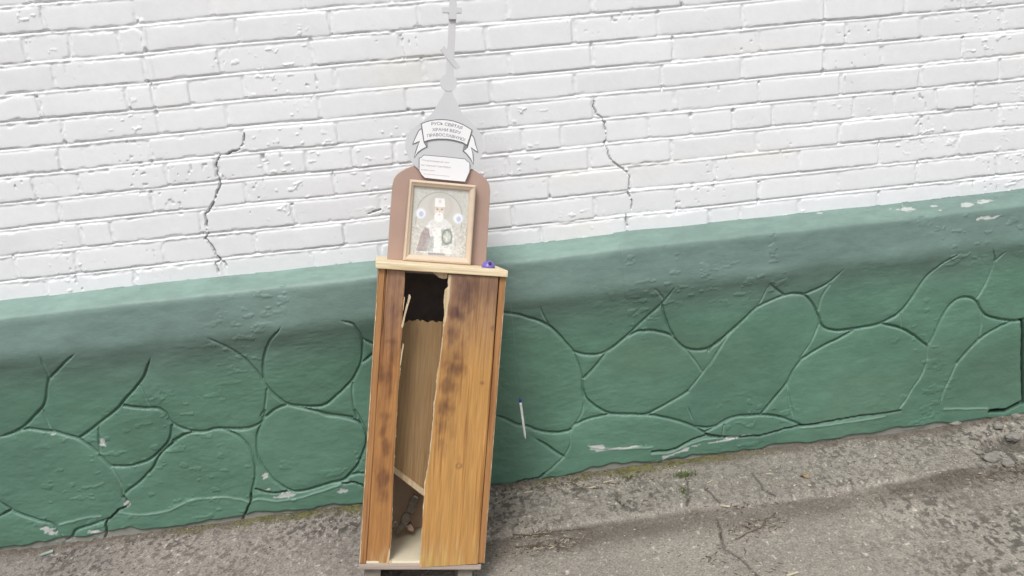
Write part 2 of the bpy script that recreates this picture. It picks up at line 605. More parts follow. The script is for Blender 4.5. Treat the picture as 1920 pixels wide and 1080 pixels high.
TA, TB, TC, TD = (0, 600, 4), (360, 580, 5.32), (0, 820, 4), (360, 770, 4.694)
TE, TF, TG, TH = (920, 520, 4), (920, 720, 4), (1340, 460, 3.31), (1340, 680, 3.31)
strong, thin, crackp, ridge, virt = [], [], [], [], []
S = lambda T, *p: strong.append(tile(*T, p))
Th = lambda T, *p: thin.append(tile(*T, p))
Ck = lambda T, *p: crackp.append(tile(*T, p))
Rg = lambda T, *p: ridge.append(tile(*T, p))
S(TA, (-60, 890), (0, 875), (100, 845), (190, 790), (270, 710), (325, 645), (350, 570), (360, 480), (365, 440))
Th(TA, (365, 440), (345, 380), (315, 310), (295, 260))
S(TA, (370, 440), (430, 380), (500, 310), (585, 230))
S(TA, (100, 845), (200, 815), (300, 825), (400, 835), (480, 855), (590, 885), (680, 950), (740, 1000), (800, 1060))
Th(TA, (325, 680), (370, 780), (405, 830))
S(TA, (590, 885), (660, 840), (770, 755), (880, 665), (960, 570), (1040, 480), (1095, 390), (1125, 300), (1135, 260))
Th(TA, (1050, 490), (1085, 560), (1125, 650))
S(TA, (930, 640), (1000, 650), (1100, 660), (1180, 660), (1240, 690), (1260, 730), (1290, 770), (1370, 810), (1470, 835), (1540, 832), (1620, 812), (1740, 815), (1840, 820), (1920, 790))
Th(TA, (745, 780), (745, 900), (750, 1000))
S(TA, (1290, 790), (1280, 870), (1250, 930), (1190, 990), (1120, 1050), (1030, 1080), (960, 1093), (830, 1095))
S(TA, (1300, 905), (1400, 855), (1470, 835))
S(TC, (1320, 25), (1240, 90), (1185, 150), (1150, 220), (1060, 320), (960, 400), (925, 450))
S(TC, (750, 135), (830, 215))
Th(TC, (830, 215), (880, 290), (920, 380), (930, 450))
Ck(TC, (930, 450), (970, 490), (945, 520), (890, 545), (830, 600), (800, 640), (800, 700), (770, 810))
S(TC, (820, 605), (700, 650), (580, 690), (545, 740), (490, 785), (470, 840))
S(TC, (-40, 460), (0, 480), (80, 535), (180, 580), (300, 620), (400, 650), (440, 720), (490, 780))
S(TC, (-40, 620), (0, 590), (80, 545))
Rg(TC, (450, 650), (650, 600), (760, 590)); Rg(TC, (900, 560), (1000, 575), (1150, 570), (1300, 530), (1450, 460), (1560, 450), (1700, 445), (1820, 465), (1885, 490))
S(TB, (100, 260), (200, 300), (350, 370), (480, 450), (580, 550), (660, 640), (720, 730), (790, 820), (870, 890), (960, 945), (1100, 965), (1250, 970), (1340, 945), (1440, 870), (1540, 770),
  (1630, 660), (1690, 520), (1705, 400), (1700, 290), (1640, 190), (1590, 140), (1430, 100))
S(TB, (905, 130), (870, 200), (790, 290), (740, 400), (715, 500), (710, 620), (720, 730))
Th(TB, (745, 800), (740, 870), (725, 980), (690, 1060))
S(TB, (700, 1080), (750, 1060), (840, 990), (930, 955), (1010, 960), (1130, 990), (1250, 1020), (1400, 1055), (1600, 1080))
Th(TB, (1600, 740), (1605, 870), (1620, 980), (1650, 1080))
S(TB, (1710, 300), (1810, 345), (1900, 380)); S(TB, (1700, 530), (1810, 440), (1900, 380))
S(TD, (620, 90), (580, 200), (575, 330), (600, 440), (660, 540), (750, 630), (870, 700), (960, 705), (1080, 680), (1200, 640), (1330, 610), (1390, 560), (1470, 460), (1520, 340), (1540, 250), (1530, 180), (1480, 80), (1440, 0))
S(TD, (1100, 5), (1200, 40), (1330, 60), (1450, 90), (1500, 130))
S(TD, (330, 155), (470, 155), (550, 135), (620, 90), (640, 0))
S(TD, (250, 150), (300, 165), (400, 215), (490, 300), (540, 390), (560, 500), (550, 620), (520, 740))
Ck(TD, (520, 740), (515, 810), (440, 965))
Rg(TD, (530, 790), (600, 775), (750, 790), (900, 775), (1000, 750), (1130, 710), (1280, 660), (1380, 620))
Ck(TD, (560, 690), (700, 720), (830, 705))
S(TD, (1390, 570), (1450, 555), (1530, 555), (1600, 560)); Ck(TD, (1330, 640), (1430, 630), (1510, 660), (1600, 690))
S(TE, (0, 255), (95, 265), (200, 280), (300, 310), (420, 355), (510, 430), (570, 500), (620, 560), (650, 640), (680, 750), (690, 840))
Th(TE, (365, 210), (390, 280), (425, 345))
S(TE, (620, 555), (700, 575), (800, 575), (880, 545), (960, 490), (1050, 410), (1130, 335), (1210, 265), (1290, 190), (1350, 120), (1405, 45))
S(TE, (690, 755), (750, 700), (810, 630), (860, 560))
S(TE, (1030, 440), (1100, 405), (1180, 400), (1270, 410), (1350, 435), (1400, 480), (1460, 530), (1540, 545), (1630, 530), (1710, 480), (1800, 400), (1920, 290))
S(TE, (1285, 205), (1300, 280), (1340, 390), (1370, 440))
Th(TE, (1295, 160), (1250, 100), (1210, 85))
S(TE, (690, 840), (720, 910), (790, 970), (880, 1015), (930, 1025), (1050, 1025), (1160, 1025), (1250, 980), (1380, 910), (1480, 850))
Th(TE, (1480, 850), (1560, 750), (1640, 640), (1700, 550), (1770, 450), (1810, 395))
Th(TE, (1470, 545), (1540, 640), (1590, 710))
Th(TE, (695, 860), (695, 980), (650, 1080), (600, 1150))
Th(TE, (1470, 960), (1500, 1030), (1525, 1080))
S(TF, (0, 232), (40, 235), (110, 260), (190, 300), (270, 315), (360, 350), (470, 365), (570, 355), (600, 340))
S(TF, (300, 390), (400, 450), (490, 510), (550, 545))
S(TF, (640, 300), (720, 265), (840, 235), (930, 225)); S(TF, (1160, 225), (1260, 240), (1370, 265), (1480, 300), (1560, 340), (1620, 380))
S(TF, (1530, 320), (1640, 325), (1730, 300), (1800, 260), (1860, 240), (1920, 240), (1990, 235))
Th(TF, (640, 290), (600, 345), (600, 450), (550, 545))
Ck(TF, (1620, 385), (1560, 400), (1480, 430), (1420, 465), (1330, 495), (1210, 505)); Rg(TF, (1700, 405), (1560, 425), (1450, 470), (1330, 515), (1210, 525))
Ck(TF, (1625, 380), (1740, 398), (1800, 405), (1920, 395))
Th(TF, (550, 545), (470, 620), (400, 670)); Ck(TF, (400, 670), (340, 705), (240, 720), (170, 755), (110, 805))
Ck(TF, (780, 720), (850, 680), (950, 670), (1100, 665), (1190, 665))
Rg(TF, (730, 470), (850, 485), (1000, 480), (1210, 470)); Th(TF, (1750, 310), (1735, 395))
S(TG, (-40, 650), (0, 610), (80, 550), (160, 475), (250, 390), (330, 350), (430, 310), (510, 298), (560, 310), (610, 370), (640, 440), (660, 490), (710, 520), (790, 525), (900, 510), (1010, 490), (1090, 450), (1160, 400), (1230, 310), (1290, 220), (1340, 165), (1430, 100), (1550, 35))
S(TG, (340, 240), (430, 310)); Th(TG, (330, 255), (290, 330), (250, 390))
S(TG, (560, 300), (640, 265), (720, 220), (830, 130)); Th(TG, (715, 240), (665, 310), (640, 400))
Th(TG, (645, 490), (600, 590), (530, 700)); Th(TG, (-30, 740), (0, 690), (60, 590), (110, 520))
S(TG, (860, 525), (740, 590), (640, 640), (540, 705)); S(TG, (540, 705), (490, 770), (450, 850), (370, 950), (290, 1045))
S(TG, (1040, 485), (1140, 510), (1220, 550), (1280, 595), (1320, 625)); Th(TG, (1145, 410), (1160, 510))
S(TG, (1320, 625), (1360, 550), (1400, 460), (1440, 390), (1500, 335), (1570, 322), (1620, 345), (1645, 390), (1680, 430), (1760, 455), (1840, 465), (1920, 460), (2000, 455))
Th(TG, (1620, 330), (1660, 270), (1700, 190), (1735, 100), (1725, 20)); S(TG, (1735, 100), (1800, 50), (1850, 15))
Th(TG, (1320, 630), (1305, 740), (1270, 820), (1230, 880), (1180, 960), (1120, 1040))
S(TG, (1845, 465), (1750, 510), (1640, 580), (1560, 660), (1500, 730)); Th(TG, (1500, 730), (1460, 820), (1420, 900), (1400, 980))
Th(TG, (1645, 395), (1650, 480), (1635, 580)); Th(TG, (450, 850), (460, 950), (490, 1070))
S(TH, (-60, 430), (0, 400), (90, 345), (180, 330), (300, 325), (400, 335), (470, 360), (540, 390))
Ck(TH, (-40, 455), (0, 460), (130, 462), (250, 455), (370, 430), (460, 405), (540, 390)); Ck(TH, (540, 390), (640, 375), (760, 355), (870, 335), (1000, 318), (1150, 300))
Rg(TH, (540, 402), (700, 385), (880, 360), (1050, 330)); Rg(TH, (1420, 285), (1690, 285))
# generic stones beyond the frame
for x0 in (2.16, 2.42): strong.append([(x0, S_UNDER - .02), (x0 + .03, S_UNDER + .15), (x0 - .02, S_UNDER + .3), (x0 + .04, S_GROUND)])
for x0 in (-1.66, -1.9): strong.append([(x0, S_UNDER - .02), (x0 + .03, S_UNDER + .17), (x0 - .05, S_UNDER + .33), (x0 + .02, S_GROUND)])
# open ends carried on (no groove there, only the border between two stones)
for pl in strong + thin:
    for e in (pl[0], pl[-1]):
        if S_UNDER - .02 < e[1] < S_UNDER + 0.10: virt.append([e, (e[0] + 0.01, S_UNDER - 0.02)])
        elif e[1] > S_GROUND - 0.14: virt.append([e, (e[0] + .005, S_GROUND + .03)])

gx = axis_coords(XLO, -1.66, 2.06, XHI, 0.0029, 0.009)
gs = axis_coords(0.0, 0.0005, S_GROUND, LTOT, 0.0029, 0.012)
X, Sg = np.meshgrid(gx, gs)
strong = [smooth_line(p, 4) for p in strong]
thin = [smooth_line(p, 4) for p in thin]
allp = [np.array(p) for p in strong + thin + crackp]


def taper_ends(i, pl, L=0.045, b=0.0062):
    p = np.array(pl)
    ln_ = np.concatenate([[0], np.cumsum(np.hypot(*np.diff(p, axis=0).T))])
    bias = np.zeros(len(p))
    for e, dist in ((p[0], ln_), (p[-1], ln_[-1] - ln_)):
        if min((np.hypot(*(q - e).T).min() for k, q in enumerate(allp) if k != i), default=1) > 0.013:
            bias = np.maximum(bias, b * np.clip(1 - dist / L, 0, 1))
    return [(x, z, c) for (x, z), c in zip(pl, bias)]


border = strong + thin
strong_t = [taper_ends(i, p) for i, p in enumerate(strong)]
thin_t = [taper_ends(i + len(strong), p, .03, .004) for i, p in enumerate(thin)]
crackp = [[(p[0] + rs.uniform(-.0012, .0012), p[1] + rs.uniform(-.0012, .0012)) for p in smooth_line(c, 4)] for c in crackp]
ridge = [[(p[0] + rs.uniform(-.001, .001), p[1] + rs.uniform(-.001, .001)) for p in smooth_line(c, 4)] for c in ridge]
wobx, wobs = 0.0016 * fbm(X * 30, Sg * 30, 2, 1), 0.0016 * fbm(X * 30 + 9, Sg * 30, 2, 2)
Xw, Sw = X + wobx, Sg + wobs
dS = seg_dist(Xw, Sw, gx, gs, strong_t, 0.05)
dT = seg_dist(Xw, Sw, gx, gs, thin_t, 0.03)
lips = [[(x, z + .0052, c) for x, z, c in p] for p in strong_t]
dL = seg_dist(Xw, Sw, gx, gs, lips, 0.02)
lipsT = [[(x, z + .0040, c) for x, z, c in p] for p in thin_t]
dLT = seg_dist(Xw, Sw, gx, gs, lipsT, 0.02)
dC = seg_dist(Xw, Sw, gx, gs, crackp, 0.03)
dR = seg_dist(Xw, Sw, gx, gs, ridge, 0.03)
fade = 0.75 + 0.35 * fbm(X * 7, Sg * 7, 2, 6)
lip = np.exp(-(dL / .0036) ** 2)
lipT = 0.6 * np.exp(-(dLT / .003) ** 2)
H = -0.0120 * fade * sstep(0.0054, 0.0012, dS)
H = H + 0.0042 * (0.5 + 0.8 * vn(X * 18, Sg * 18, 48)) * np.maximum(lip, lipT) * (dS > .0)
H = np.minimum(H, -0.0065 * (0.7 + 0.6 * fbm(X * 25, Sg * 25, 2, 9)) * sstep(0.0052, 0.0006, dT))
ckm = sstep(0.0040, 0.0016, dC)
H -= 0.008 * ckm
H += 0.0030 * np.exp(-(dR / 0.0035) ** 2) * (0.6 + 0.6 * vn(X * 40, Sg * 40, 10))
low = sstep(S_UNDER - .02, S_UNDER + .05, Sg)
H += low * 0.0035 * (1 - np.exp(-np.minimum(dS, 0.049) / 0.018))
H += 0.0045 * fbm(X * 3.1, Sg * 4.5, 3, 14) + 0.0010 * fbm(X * 9, Sg * 24, 3, 18)
H += 0.00085 * sstep(-.1, .5, fbm(X * 5, Sg * 7, 2, 21)) * fbm(X * 40, Sg * 130, 4, 22) + 0.0003 * fbm(X * 90, Sg * 150, 2, 23) * (0.6 + 0.6 * low)
# flakes of lifted paint
fl = sstep(0.34, 0.42, fbm(X * 26, Sg * 60, 3, 26)) * sstep(0.05, 0.4, fbm(X * 3.2, Sg * 4.2, 2, 28))
H += 0.0019 * fl
# lumpy lower edge of the coping
H += 0.008 * np.exp(-((Sg - S_UNDER + .04) / .03) ** 2) * fbm(X * 4.2, Sg * 0 + 3, 3, 29)
# vertical day joint in the coping and the end joint of the plinth
vj = np.array([plinth_pt(1163, 470), plinth_pt(1156, 520)])
H += 0.0028 * sstep(-0.002, 0.002, X - vj[0, 0] - (Sg - vj[0, 1]) * .02) * sstep(0.22, 0.0, X - vj[0, 0]) * sstep(S_UNDER, S_UNDER - .03, Sg)
ej = [plinth_pt(1916, 600), plinth_pt(1917, 700), plinth_pt(1918, 755)]
dE = seg_dist(X, Sg, gx, gs, [ej], 0.03)
H -= 0.03 * sstep(0.007, 0.003, dE)
dh = seg_dist(Xw, Sw, gx, gs, [[plinth_pt(1856, 771), plinth_pt(1884, 769), plinth_pt(1912, 755)]], 0.03)
H -= 0.03 * sstep(0.008, 0.004, dh)
# broken plaster along the ground
brk = sstep(S_GROUND - 0.022, S_GROUND - 0.016, Sg + 0.030 * fbm(X * 7, Sg * 9, 4, 31))
H -= 0.007 * brk
# bare patches
chips = [(193, 829, 7, 9, 0), (91, 993, 20, 7, .55), (180, 996, 13, 5, .2), (238, 944, 6, 7, 0), (535, 928, 18, 5, 0), (497, 892, 5, 8, .5), (500, 917, 9, 3, 0), (1115, 839, 18, 6, .1),
         (1160, 840, 50, 2, 0), (1245, 860, 5, 9, 0), (1227, 867, 6, 4, 0), (1699, 391, 17, 7, 0), (1811, 383, 15, 6, -.1), (1845, 378, 22, 4, 0), (1851, 408, 26, 4, 0), (1670, 391, 8, 3, 0),
         (1753, 385, 8, 3, 0), (1763, 394, 5, 2, 0), (1275, 846, 34, 4, -.2), (1370, 822, 40, 3, -.1), (640, 921, 12, 4, 0), (1533, 400, 8, 2, 0), (100, 814, 5, 2, 0)]
chip = np.zeros(X.shape)
for (px, py, a, b, th) in chips:
    cx, cs = plinth_pt(px, py)
    k = 0.00165
    dx, ds = (Xw - cx) / k, (Sw - cs) / (k * (1.0 if cs > S_LEDGE + .02 else 1.4))
    ca, sa = math.cos(th), math.sin(th)
    r = np.hypot((dx * ca + ds * sa) / a, (-dx * sa + ds * ca) / b)
    r = r + 1.0 * fbm(X * 60, Sg * 120, 4, 34) + .08
    chip = np.maximum(chip, sstep(1.0, 0.85, r))
H -= 0.0012 * chip
yy, zz = np.interp(Sg, arc, pr[:, 0]), np.interp(Sg, arc, pr[:, 1])
ty, tz = np.gradient(pr[:, 0], arc), np.gradient(pr[:, 1], arc)
nyv, nzv = np.interp(Sg, arc, tz), -np.interp(Sg, arc, ty)
ln = np.hypot(nyv, nzv)
P = np.stack([X, yy + H * nyv / ln, zz + H * nzv / ln], 2)
N = -grid_normals(P)
# paint: faded and dusty on the coping, fresher green below
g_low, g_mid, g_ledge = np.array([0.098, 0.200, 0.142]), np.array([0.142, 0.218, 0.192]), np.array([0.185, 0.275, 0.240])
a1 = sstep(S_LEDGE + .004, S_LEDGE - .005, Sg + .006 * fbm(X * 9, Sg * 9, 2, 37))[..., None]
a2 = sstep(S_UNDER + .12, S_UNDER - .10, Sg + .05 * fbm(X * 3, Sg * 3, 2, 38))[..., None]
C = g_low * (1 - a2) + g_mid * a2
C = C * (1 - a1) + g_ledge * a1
C = C * (1 + 0.24 * fbm(X * 2.3, Sg * 3, 3, 39) + 0.07 * fbm(X * 9, Sg * 30, 3, 41) + 0.05 * fbm(X * 50, Sg * 90, 2, 42))[..., None]
ol = sstep(0.1, 0.6, fbm(X * 3.7 + 7, Sg * 4.4, 2, 43))[..., None] * low[..., None]
C = C * (1 - 0.25 * ol) + np.array([0.100, 0.150, 0.098]) * 0.25 * ol
worn = np.maximum(0.55 * np.exp(-(dR / 0.003) ** 2), np.maximum(lip, lipT) * sstep(.003, .0055, dS) * (0.15 + 0.38 * vn(X * 22, Sg * 22, 47)))[..., None]  # worn pale ridges, plus light painted along the lower groove lips
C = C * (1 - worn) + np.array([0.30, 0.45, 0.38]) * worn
ck = (ckm * 0.8)[..., None]
C = C * (1 - ck) + np.array([0.030, 0.036, 0.032]) * ck
C = C * (1 - chip[..., None]) + np.array([0.46, 0.48, 0.46]) * chip[..., None]
bk = (brk * 0.85)[..., None]
C = C * (1 - bk) + np.array([0.27, 0.26, 0.235]) * bk
gap = np.maximum(sstep(0.007, 0.003, dE), sstep(0.008, 0.004, dh))[..., None]
C = C * (1 - gap) + np.array([0.02, 0.022, 0.022]) * gap
C = np.clip(C, 0.005, 0.8)

plinth = empty('wall_plinth')
tag(plinth, 'green painted plinth with incised rounded stones below the white bricks', 'plinth')
# label the stones on a coarse raster: grooves are the borders
st = 0.005
lx, ls = np.arange(XLO, XHI, st), np.arange(0, LTOT, st)
LX, LS = np.meshgrid(lx, ls)
bd = seg_dist(LX, LS, lx, ls, border + virt, 0.02)
bc = seg_dist(LX, LS, lx, ls, crackp, 0.02)
wallmask = (bd < 0.0052) | (bc < 0.004) | (LS < S_UNDER) | (LS > S_GROUND)
lbl = np.where(wallmask, -1, 0)
cur = 0
areas = {}
for j0 in range(lbl.shape[0]):
    for i0 in range(lbl.shape[1]):
        if lbl[j0, i0] != 0: continue
        cur += 1
        stack = [(j0, i0)]
        lbl[j0, i0] = cur
        cnt = 0
        while stack:
            j, i = stack.pop()
            cnt += 1
            for a, b in ((j + 1, i), (j - 1, i), (j, i + 1), (j, i - 1)):
                if 0 <= a < lbl.shape[0] and 0 <= b < lbl.shape[1] and lbl[a, b] == 0:
                    lbl[a, b] = cur
                    stack.append((a, b))
        areas[cur] = cnt
xc, scn = (gx[1:] + gx[:-1]) / 2, (gs[1:] + gs[:-1]) / 2
ii = np.clip(((xc - XLO) / st).round().astype(int), 0, len(lx) - 1)
jj = np.clip((scn / st).round().astype(int), 0, len(ls) - 1)
cell = lbl[jj][:, ii]
top = (scn < S_UNDER)[:, None] & np.ones_like(cell, bool)
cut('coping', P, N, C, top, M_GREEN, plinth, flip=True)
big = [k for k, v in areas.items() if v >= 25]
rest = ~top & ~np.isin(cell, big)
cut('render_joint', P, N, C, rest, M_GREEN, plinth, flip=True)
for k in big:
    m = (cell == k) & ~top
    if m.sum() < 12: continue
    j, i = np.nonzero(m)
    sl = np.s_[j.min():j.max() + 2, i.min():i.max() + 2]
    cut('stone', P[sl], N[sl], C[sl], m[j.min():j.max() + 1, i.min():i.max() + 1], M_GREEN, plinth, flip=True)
# the plain run of the plinth outside the frame, and its body
for a, b in ((-7, XLO), (XHI, 7)):
    V = [(x, p[0], p[1]) for x in (a, b) for p in prof[::6] + [prof[-1]]]
    n = len(V) // 2
    py_mesh('plain_run', V, [(i, i + n, i + n + 1, i + 1) for i in range(n - 1)], M_CORE_G, plinth, smooth=True)
box('plinth_core', (-7, 7), (-0.045, 0.016), (-0.06, PL_TOP - 0.05), M_CORE_G, plinth, bevel=0)

# ================================================================== GROUND
def ground_z(y):
    return 0.05 * (np.clip(y, -0.6, 0.3) + 0.1)


def ground_pt(px, py):
    n = np.array([0, -0.05, 1.0]); n /= np.linalg.norm(n)
    return hit(px, py, (0, -0.1, 0), n)


far = np.array([-60, -30, -15, -8, -5, -3.5, -2.7])
xg = np.concatenate([far, axis_coords(-2.3, -1.68, 2.06, 2.9, 0.0036, 0.02), -far[::-1] + 0.6])
yg = np.concatenate([far[:-2] - 0.0, axis_coords(-2.9, -0.90, -0.086, -0.02, 0.0036, 0.03)])
X, Y = np.meshgrid(xg, yg)
near = sstep(-3.2, -1.6, Y) * sstep(-3.5, -2.2, X) * sstep(4.0, 2.9, X)
Hh = 0.004 * fbm(X * 2.3, Y * 2.3, 3, 1) + 0.0022 * fbm(X * 14, Y * 14, 3, 4)
grain = fbm(X * 75, Y * 75, 3, 7)
peb = sstep(0.62, 0.86, vn(X * 62, Y * 62, 9)) + 0.7 * sstep(0.6, 0.85, vn(X * 120, Y * 120, 10))
edge_px = [(905, 1012), (1044, 990), (1100, 984), (1181, 971), (1244, 960), (1290, 951), (1345, 947), (1406, 946), (1461, 938), (1527, 929), (1620, 915), (1760, 880)]
ed = np.array([ground_pt(*p)[:2] for p in edge_px])
ey = np.interp(X, ed[:, 0], ed[:, 1])
din = Y - ey - 0.010 * fbm(X * 11, Y * 11, 3, 12)
apron = sstep(-0.006, 0.010, din) * sstep(ed[0, 0] - .12, ed[0, 0] + .1, X) * sstep(ed[-1, 0] + .1, ed[-1, 0] - .3, X)
Hh = Hh + 0.009 * apron
apr_l = sstep(0.0, 0.25, ed[0, 0] - X)          # the gravelly asphalt on the other side of the box
coarse = np.clip(apron + apr_l + sstep(.9, 1.4, X), 0, 1)
Hh = Hh + (0.0011 * grain + 0.0024 * peb * coarse) * near + 0.0008 * peb * (1 - coarse) * near
# rubble at the far end and the rise against the wall
rub = sstep(1.62, 1.85, X) * sstep(-0.42, -0.16, Y)
Hh = Hh + rub * (0.018 * fbm(X * 8, Y * 8, 4, 15) + 0.012)
Hh = Hh + 0.006 * sstep(-0.17, -0.10, Y) * (0.5 + 0.7 * fbm(X * 6, Y * 6, 3, 18))
hx, hy = ground_pt(1885, 832)[:2]
pot = sstep(1.25, 0.5, np.hypot((X - hx) / .085, (Y - hy) / .045) + .5 * fbm(X * 22, Y * 22, 3, 16))
Hh = Hh - 0.022 * pot
gcr = [[(1345, 975), (1350, 1000), (1360, 1030), (1382, 1045), (1400, 1062), (1420, 1080), (1450, 1100)], [(1322, 922), (1335, 935), (1350, 946)],
       [(1410, 892), (1425, 912), (1432, 925), (1450, 935)], [(1155, 925), (1158, 940), (1168, 953)], [(975, 935), (985, 955)], [(1290, 903), (1288, 950)]]
gl = [[(p[0], p[1]) for p in [ground_pt(*q) for q in c]] for c in gcr]
dG = seg_dist(X + .006 * fbm(X * 25, Y * 25, 2, 20), Y + .006 * fbm(X * 25, Y * 25, 2, 21), xg, yg, gl, 0.03)
gck = sstep(0.0065, 0.002, dG) * (0.4 + 0.6 * vn(X * 30, Y * 30, 22))
Hh = Hh - 0.006 * gck
P = np.stack([X, Y, ground_z(Y) + Hh * np.clip(near + .3, 0, 1)], 2)
c_conc, c_asph, c_dirt = np.array([0.335, 0.305, 0.262]), np.array([0.310, 0.275, 0.245]), np.array([0.165, 0.142, 0.116])
m_dirt = sstep(0.0, -0.03, din) * sstep(-0.17, -0.06, din) * sstep(ed[0, 0] - .1, ed[0, 0] + .05, X) * (0.75 + 0.5 * fbm(X * 6, Y * 9, 3, 24))
m_dirt = np.clip(m_dirt, 0, 1)
C = c_conc * np.ones(X.shape + (1,))
C = C * (1 - apr_l[..., None]) + c_asph * apr_l[..., None]
C = C * (1 - m_dirt[..., None]) + c_dirt * m_dirt[..., None]
C = C * (1 + 0.22 * fbm(X * 3.3, Y * 4, 3, 26) + 0.10 * grain)[..., None]
dens = 0.35 + 0.65 * sstep(-0.35, 0.45, fbm(X * 4, Y * 6, 3, 30))
dark_sp = sstep(0.10, 0.34, fbm(X * 105 + 3, Y * 80, 2, 28)) * (0.25 + 0.75 * coarse) * dens
dark_sp = np.maximum(dark_sp, sstep(0.70, 0.84, vn(X * 62 + 3, Y * 45, 29)) * coarse * dens)
C = C * (1 - 0.60 * dark_sp * near)[..., None]
light_sp = sstep(0.86, 0.96, vn(X * 110, Y * 85 + 5, 31))
C = C * (1 + 0.9 * light_sp * near)[..., None]
soil = sstep(-0.155, -0.105, Y + .022 * fbm(X * 9, Y * 9, 3, 33))[..., None]
C = C * (1 - .7 * soil) + np.array([0.13, 0.105, 0.08]) * .7 * soil
ms_x = np.clip(np.exp(-((X - ground_pt(560, 968)[0]) / .27) ** 2) + 1.1 * np.exp(-((X - ground_pt(1240, 885)[0]) / .24) ** 2), 0, 1)
moss = np.clip(ms_x * sstep(-0.175, -0.115, Y + .03 * fbm(X * 14, Y * 14, 3, 35)) * sstep(-.35, .35, fbm(X * 22, Y * 22, 3, 36)), 0, 1)[..., None]
C = C * (1 - .6 * moss) + np.array([0.11, 0.11, 0.045]) * .6 * moss
C = C * (1 - 0.75 * gck)[..., None]
C = C * near[..., None] + np.array([0.28, 0.255, 0.22]) * (1 - near[..., None])
C = C * (1 - .75 * pot[..., None]) + np.array([0.10, 0.088, 0.075]) * .75 * pot[..., None]
N = grid_normals(P)
M_GROUND = vcol_mat('worn_pavement', 0.88, (0.55, 1.42), 170, 480, 0.9, 0.004, 0.25)
ny, nx = X.shape
j, i = np.meshgrid(np.arange(ny - 1), np.arange(nx - 1), indexing='ij')
q = np.stack([j * nx + i, j * nx + i + 1, (j + 1) * nx + i + 1, (j + 1) * nx + i], -1).reshape(-1, 4)
g = np_mesh('ground', P.reshape(-1, 3), q, M_GROUND, None, None, np.clip(C, .01, .75).reshape(-1, 3))
tag(g, kind='structure')
GZ = lambda x, y: float(ground_z(np.array(y)) + np.interp(0, [0], [0]))


def gheight(x, y):
    i = int(np.clip(np.searchsorted(xg, x), 1, nx - 1))
    j = int(np.clip(np.searchsorted(yg, y), 1, ny - 1))
    return float(P_G[j, i, 2])


P_G = P

# ================================================================== SHRINE BOX
BY, BL_, BR_ = np.radians([4.622, 9.5, 11.242])
SCALE = 0.94
O = CAM + np.array([-0.3317, 2.0, -1.30616]) * SCALE
BW, BH = 0.3532 * SCALE, 0.8308 * SCALE
h0 = np.array([math.cos(BY), math.sin(BY), 0]); nb = np.array([-math.sin(BY), math.cos(BY), 0])
u0 = np.array([0, 0, 1]) * math.cos(BL_) + nb * math.sin(BL_)
HX = h0 * math.cos(BR_) - u0 * math.sin(BR_)
UZ = u0 * math.cos(BR_) + h0 * math.sin(BR_)
NN = np.cross(HX, UZ)                     # towards the viewer
MB = Matrix.Identity(4)
for i in range(3):
    MB[i][0], MB[i][1], MB[i][2], MB[i][3] = HX[i], -NN[i], UZ[i], O[i]


def uv(px, py, d=0.0):                    # pixel -> (u, v) on the board plane lying d behind the front
    P0 = O - NN * d
    Q = hit(px, py, P0, NN) - P0
    return float(Q @ HX), float(Q @ UZ)


def world(u, d, v): return O + HX * u - NN * d + UZ * v


def local_empty(name):
    e = empty(name)
    e.matrix_world = MB
    return e


W_PLANK = wood('varnished_pine', (0.46, 0.245, 0.088), (0.25, 0.110, 0.036), True, 0.42)
W_TRIM = wood('orange_pine', (0.42, 0.215, 0.088), (0.24, 0.105, 0.040), False, 0.45)
W_RAW = wood('raw_pine', (0.66, 0.54, 0.37), (0.52, 0.38, 0.22), False, 0.7)
W_TOP = wood('raw_pine_top', (0.80, 0.70, 0.50), (0.66, 0.52, 0.33), False, 0.65, axis='X')
W_INNER = wood('inner_pine', (0.36, 0.235, 0.115), (0.24, 0.14, 0.06), False, 0.6)
W_BASE = wood('weathered_base_wood', (0.44, 0.37, 0.33), (0.24, 0.17, 0.14), False, 0.8, axis='X')
M_SHADE_BROWN = plain('shade_dark_brown', (0.20, 0.155, 0.13), 0.75, var=0.2, nscale=30)  # deep shade of the upper cavity put into a dark brown
M_BACKLOW = plain('fibreboard', (0.56, 0.42, 0.31), 0.75, var=0.12, nscale=25)
M_FLOOR = plain('plywood_floor', (0.76, 0.68, 0.50), 0.6, var=0.06, nscale=20)
M_ARCH = plain('brown_laminate', (0.40, 0.275, 0.225), 0.5, var=0.05, nscale=12, spec=0.5)
M_DOME = plain('grey_plastic_sheet', (0.57, 0.575, 0.59), 0.45, var=0.025, nscale=8, bstr=0.03, spec=0.5)
M_CROSS = plain('pale_grey_board', (0.56, 0.56, 0.57), 0.5, var=0.03, nscale=14, bstr=0.03)
M_PAPER = plain('white_print', (0.80, 0.80, 0.81), 0.5, var=0.01, bstr=0.0)
M_GREY = plain('grey_print', (0.14, 0.145, 0.16), 0.6, var=0.05, bstr=0.0)
M_GREYL = plain('pale_grey_print', (0.25, 0.245, 0.255), 0.6, var=0.05, bstr=0.0)
M_FADED = plain('faded_print', (0.52, 0.46, 0.46), 0.6, var=0.05, bstr=0.0)
M_BLOCK = plain('concrete_block', (0.22, 0.20, 0.17), 0.9, var=0.15, nscale=60)

box_t = local_empty('donation_box')
tag(box_t, 'leaning varnished pine donation box with smashed front and grey onion dome with cross on top', 'donation box')
DEP = 0.30
TH = 0.0165
box('side_panel', (0, TH), (0, DEP), (0, BH), W_TRIM, box_t)
box('side_panel', (BW - TH, BW), (0, DEP), (0.002, BH), W_TRIM, box_t)
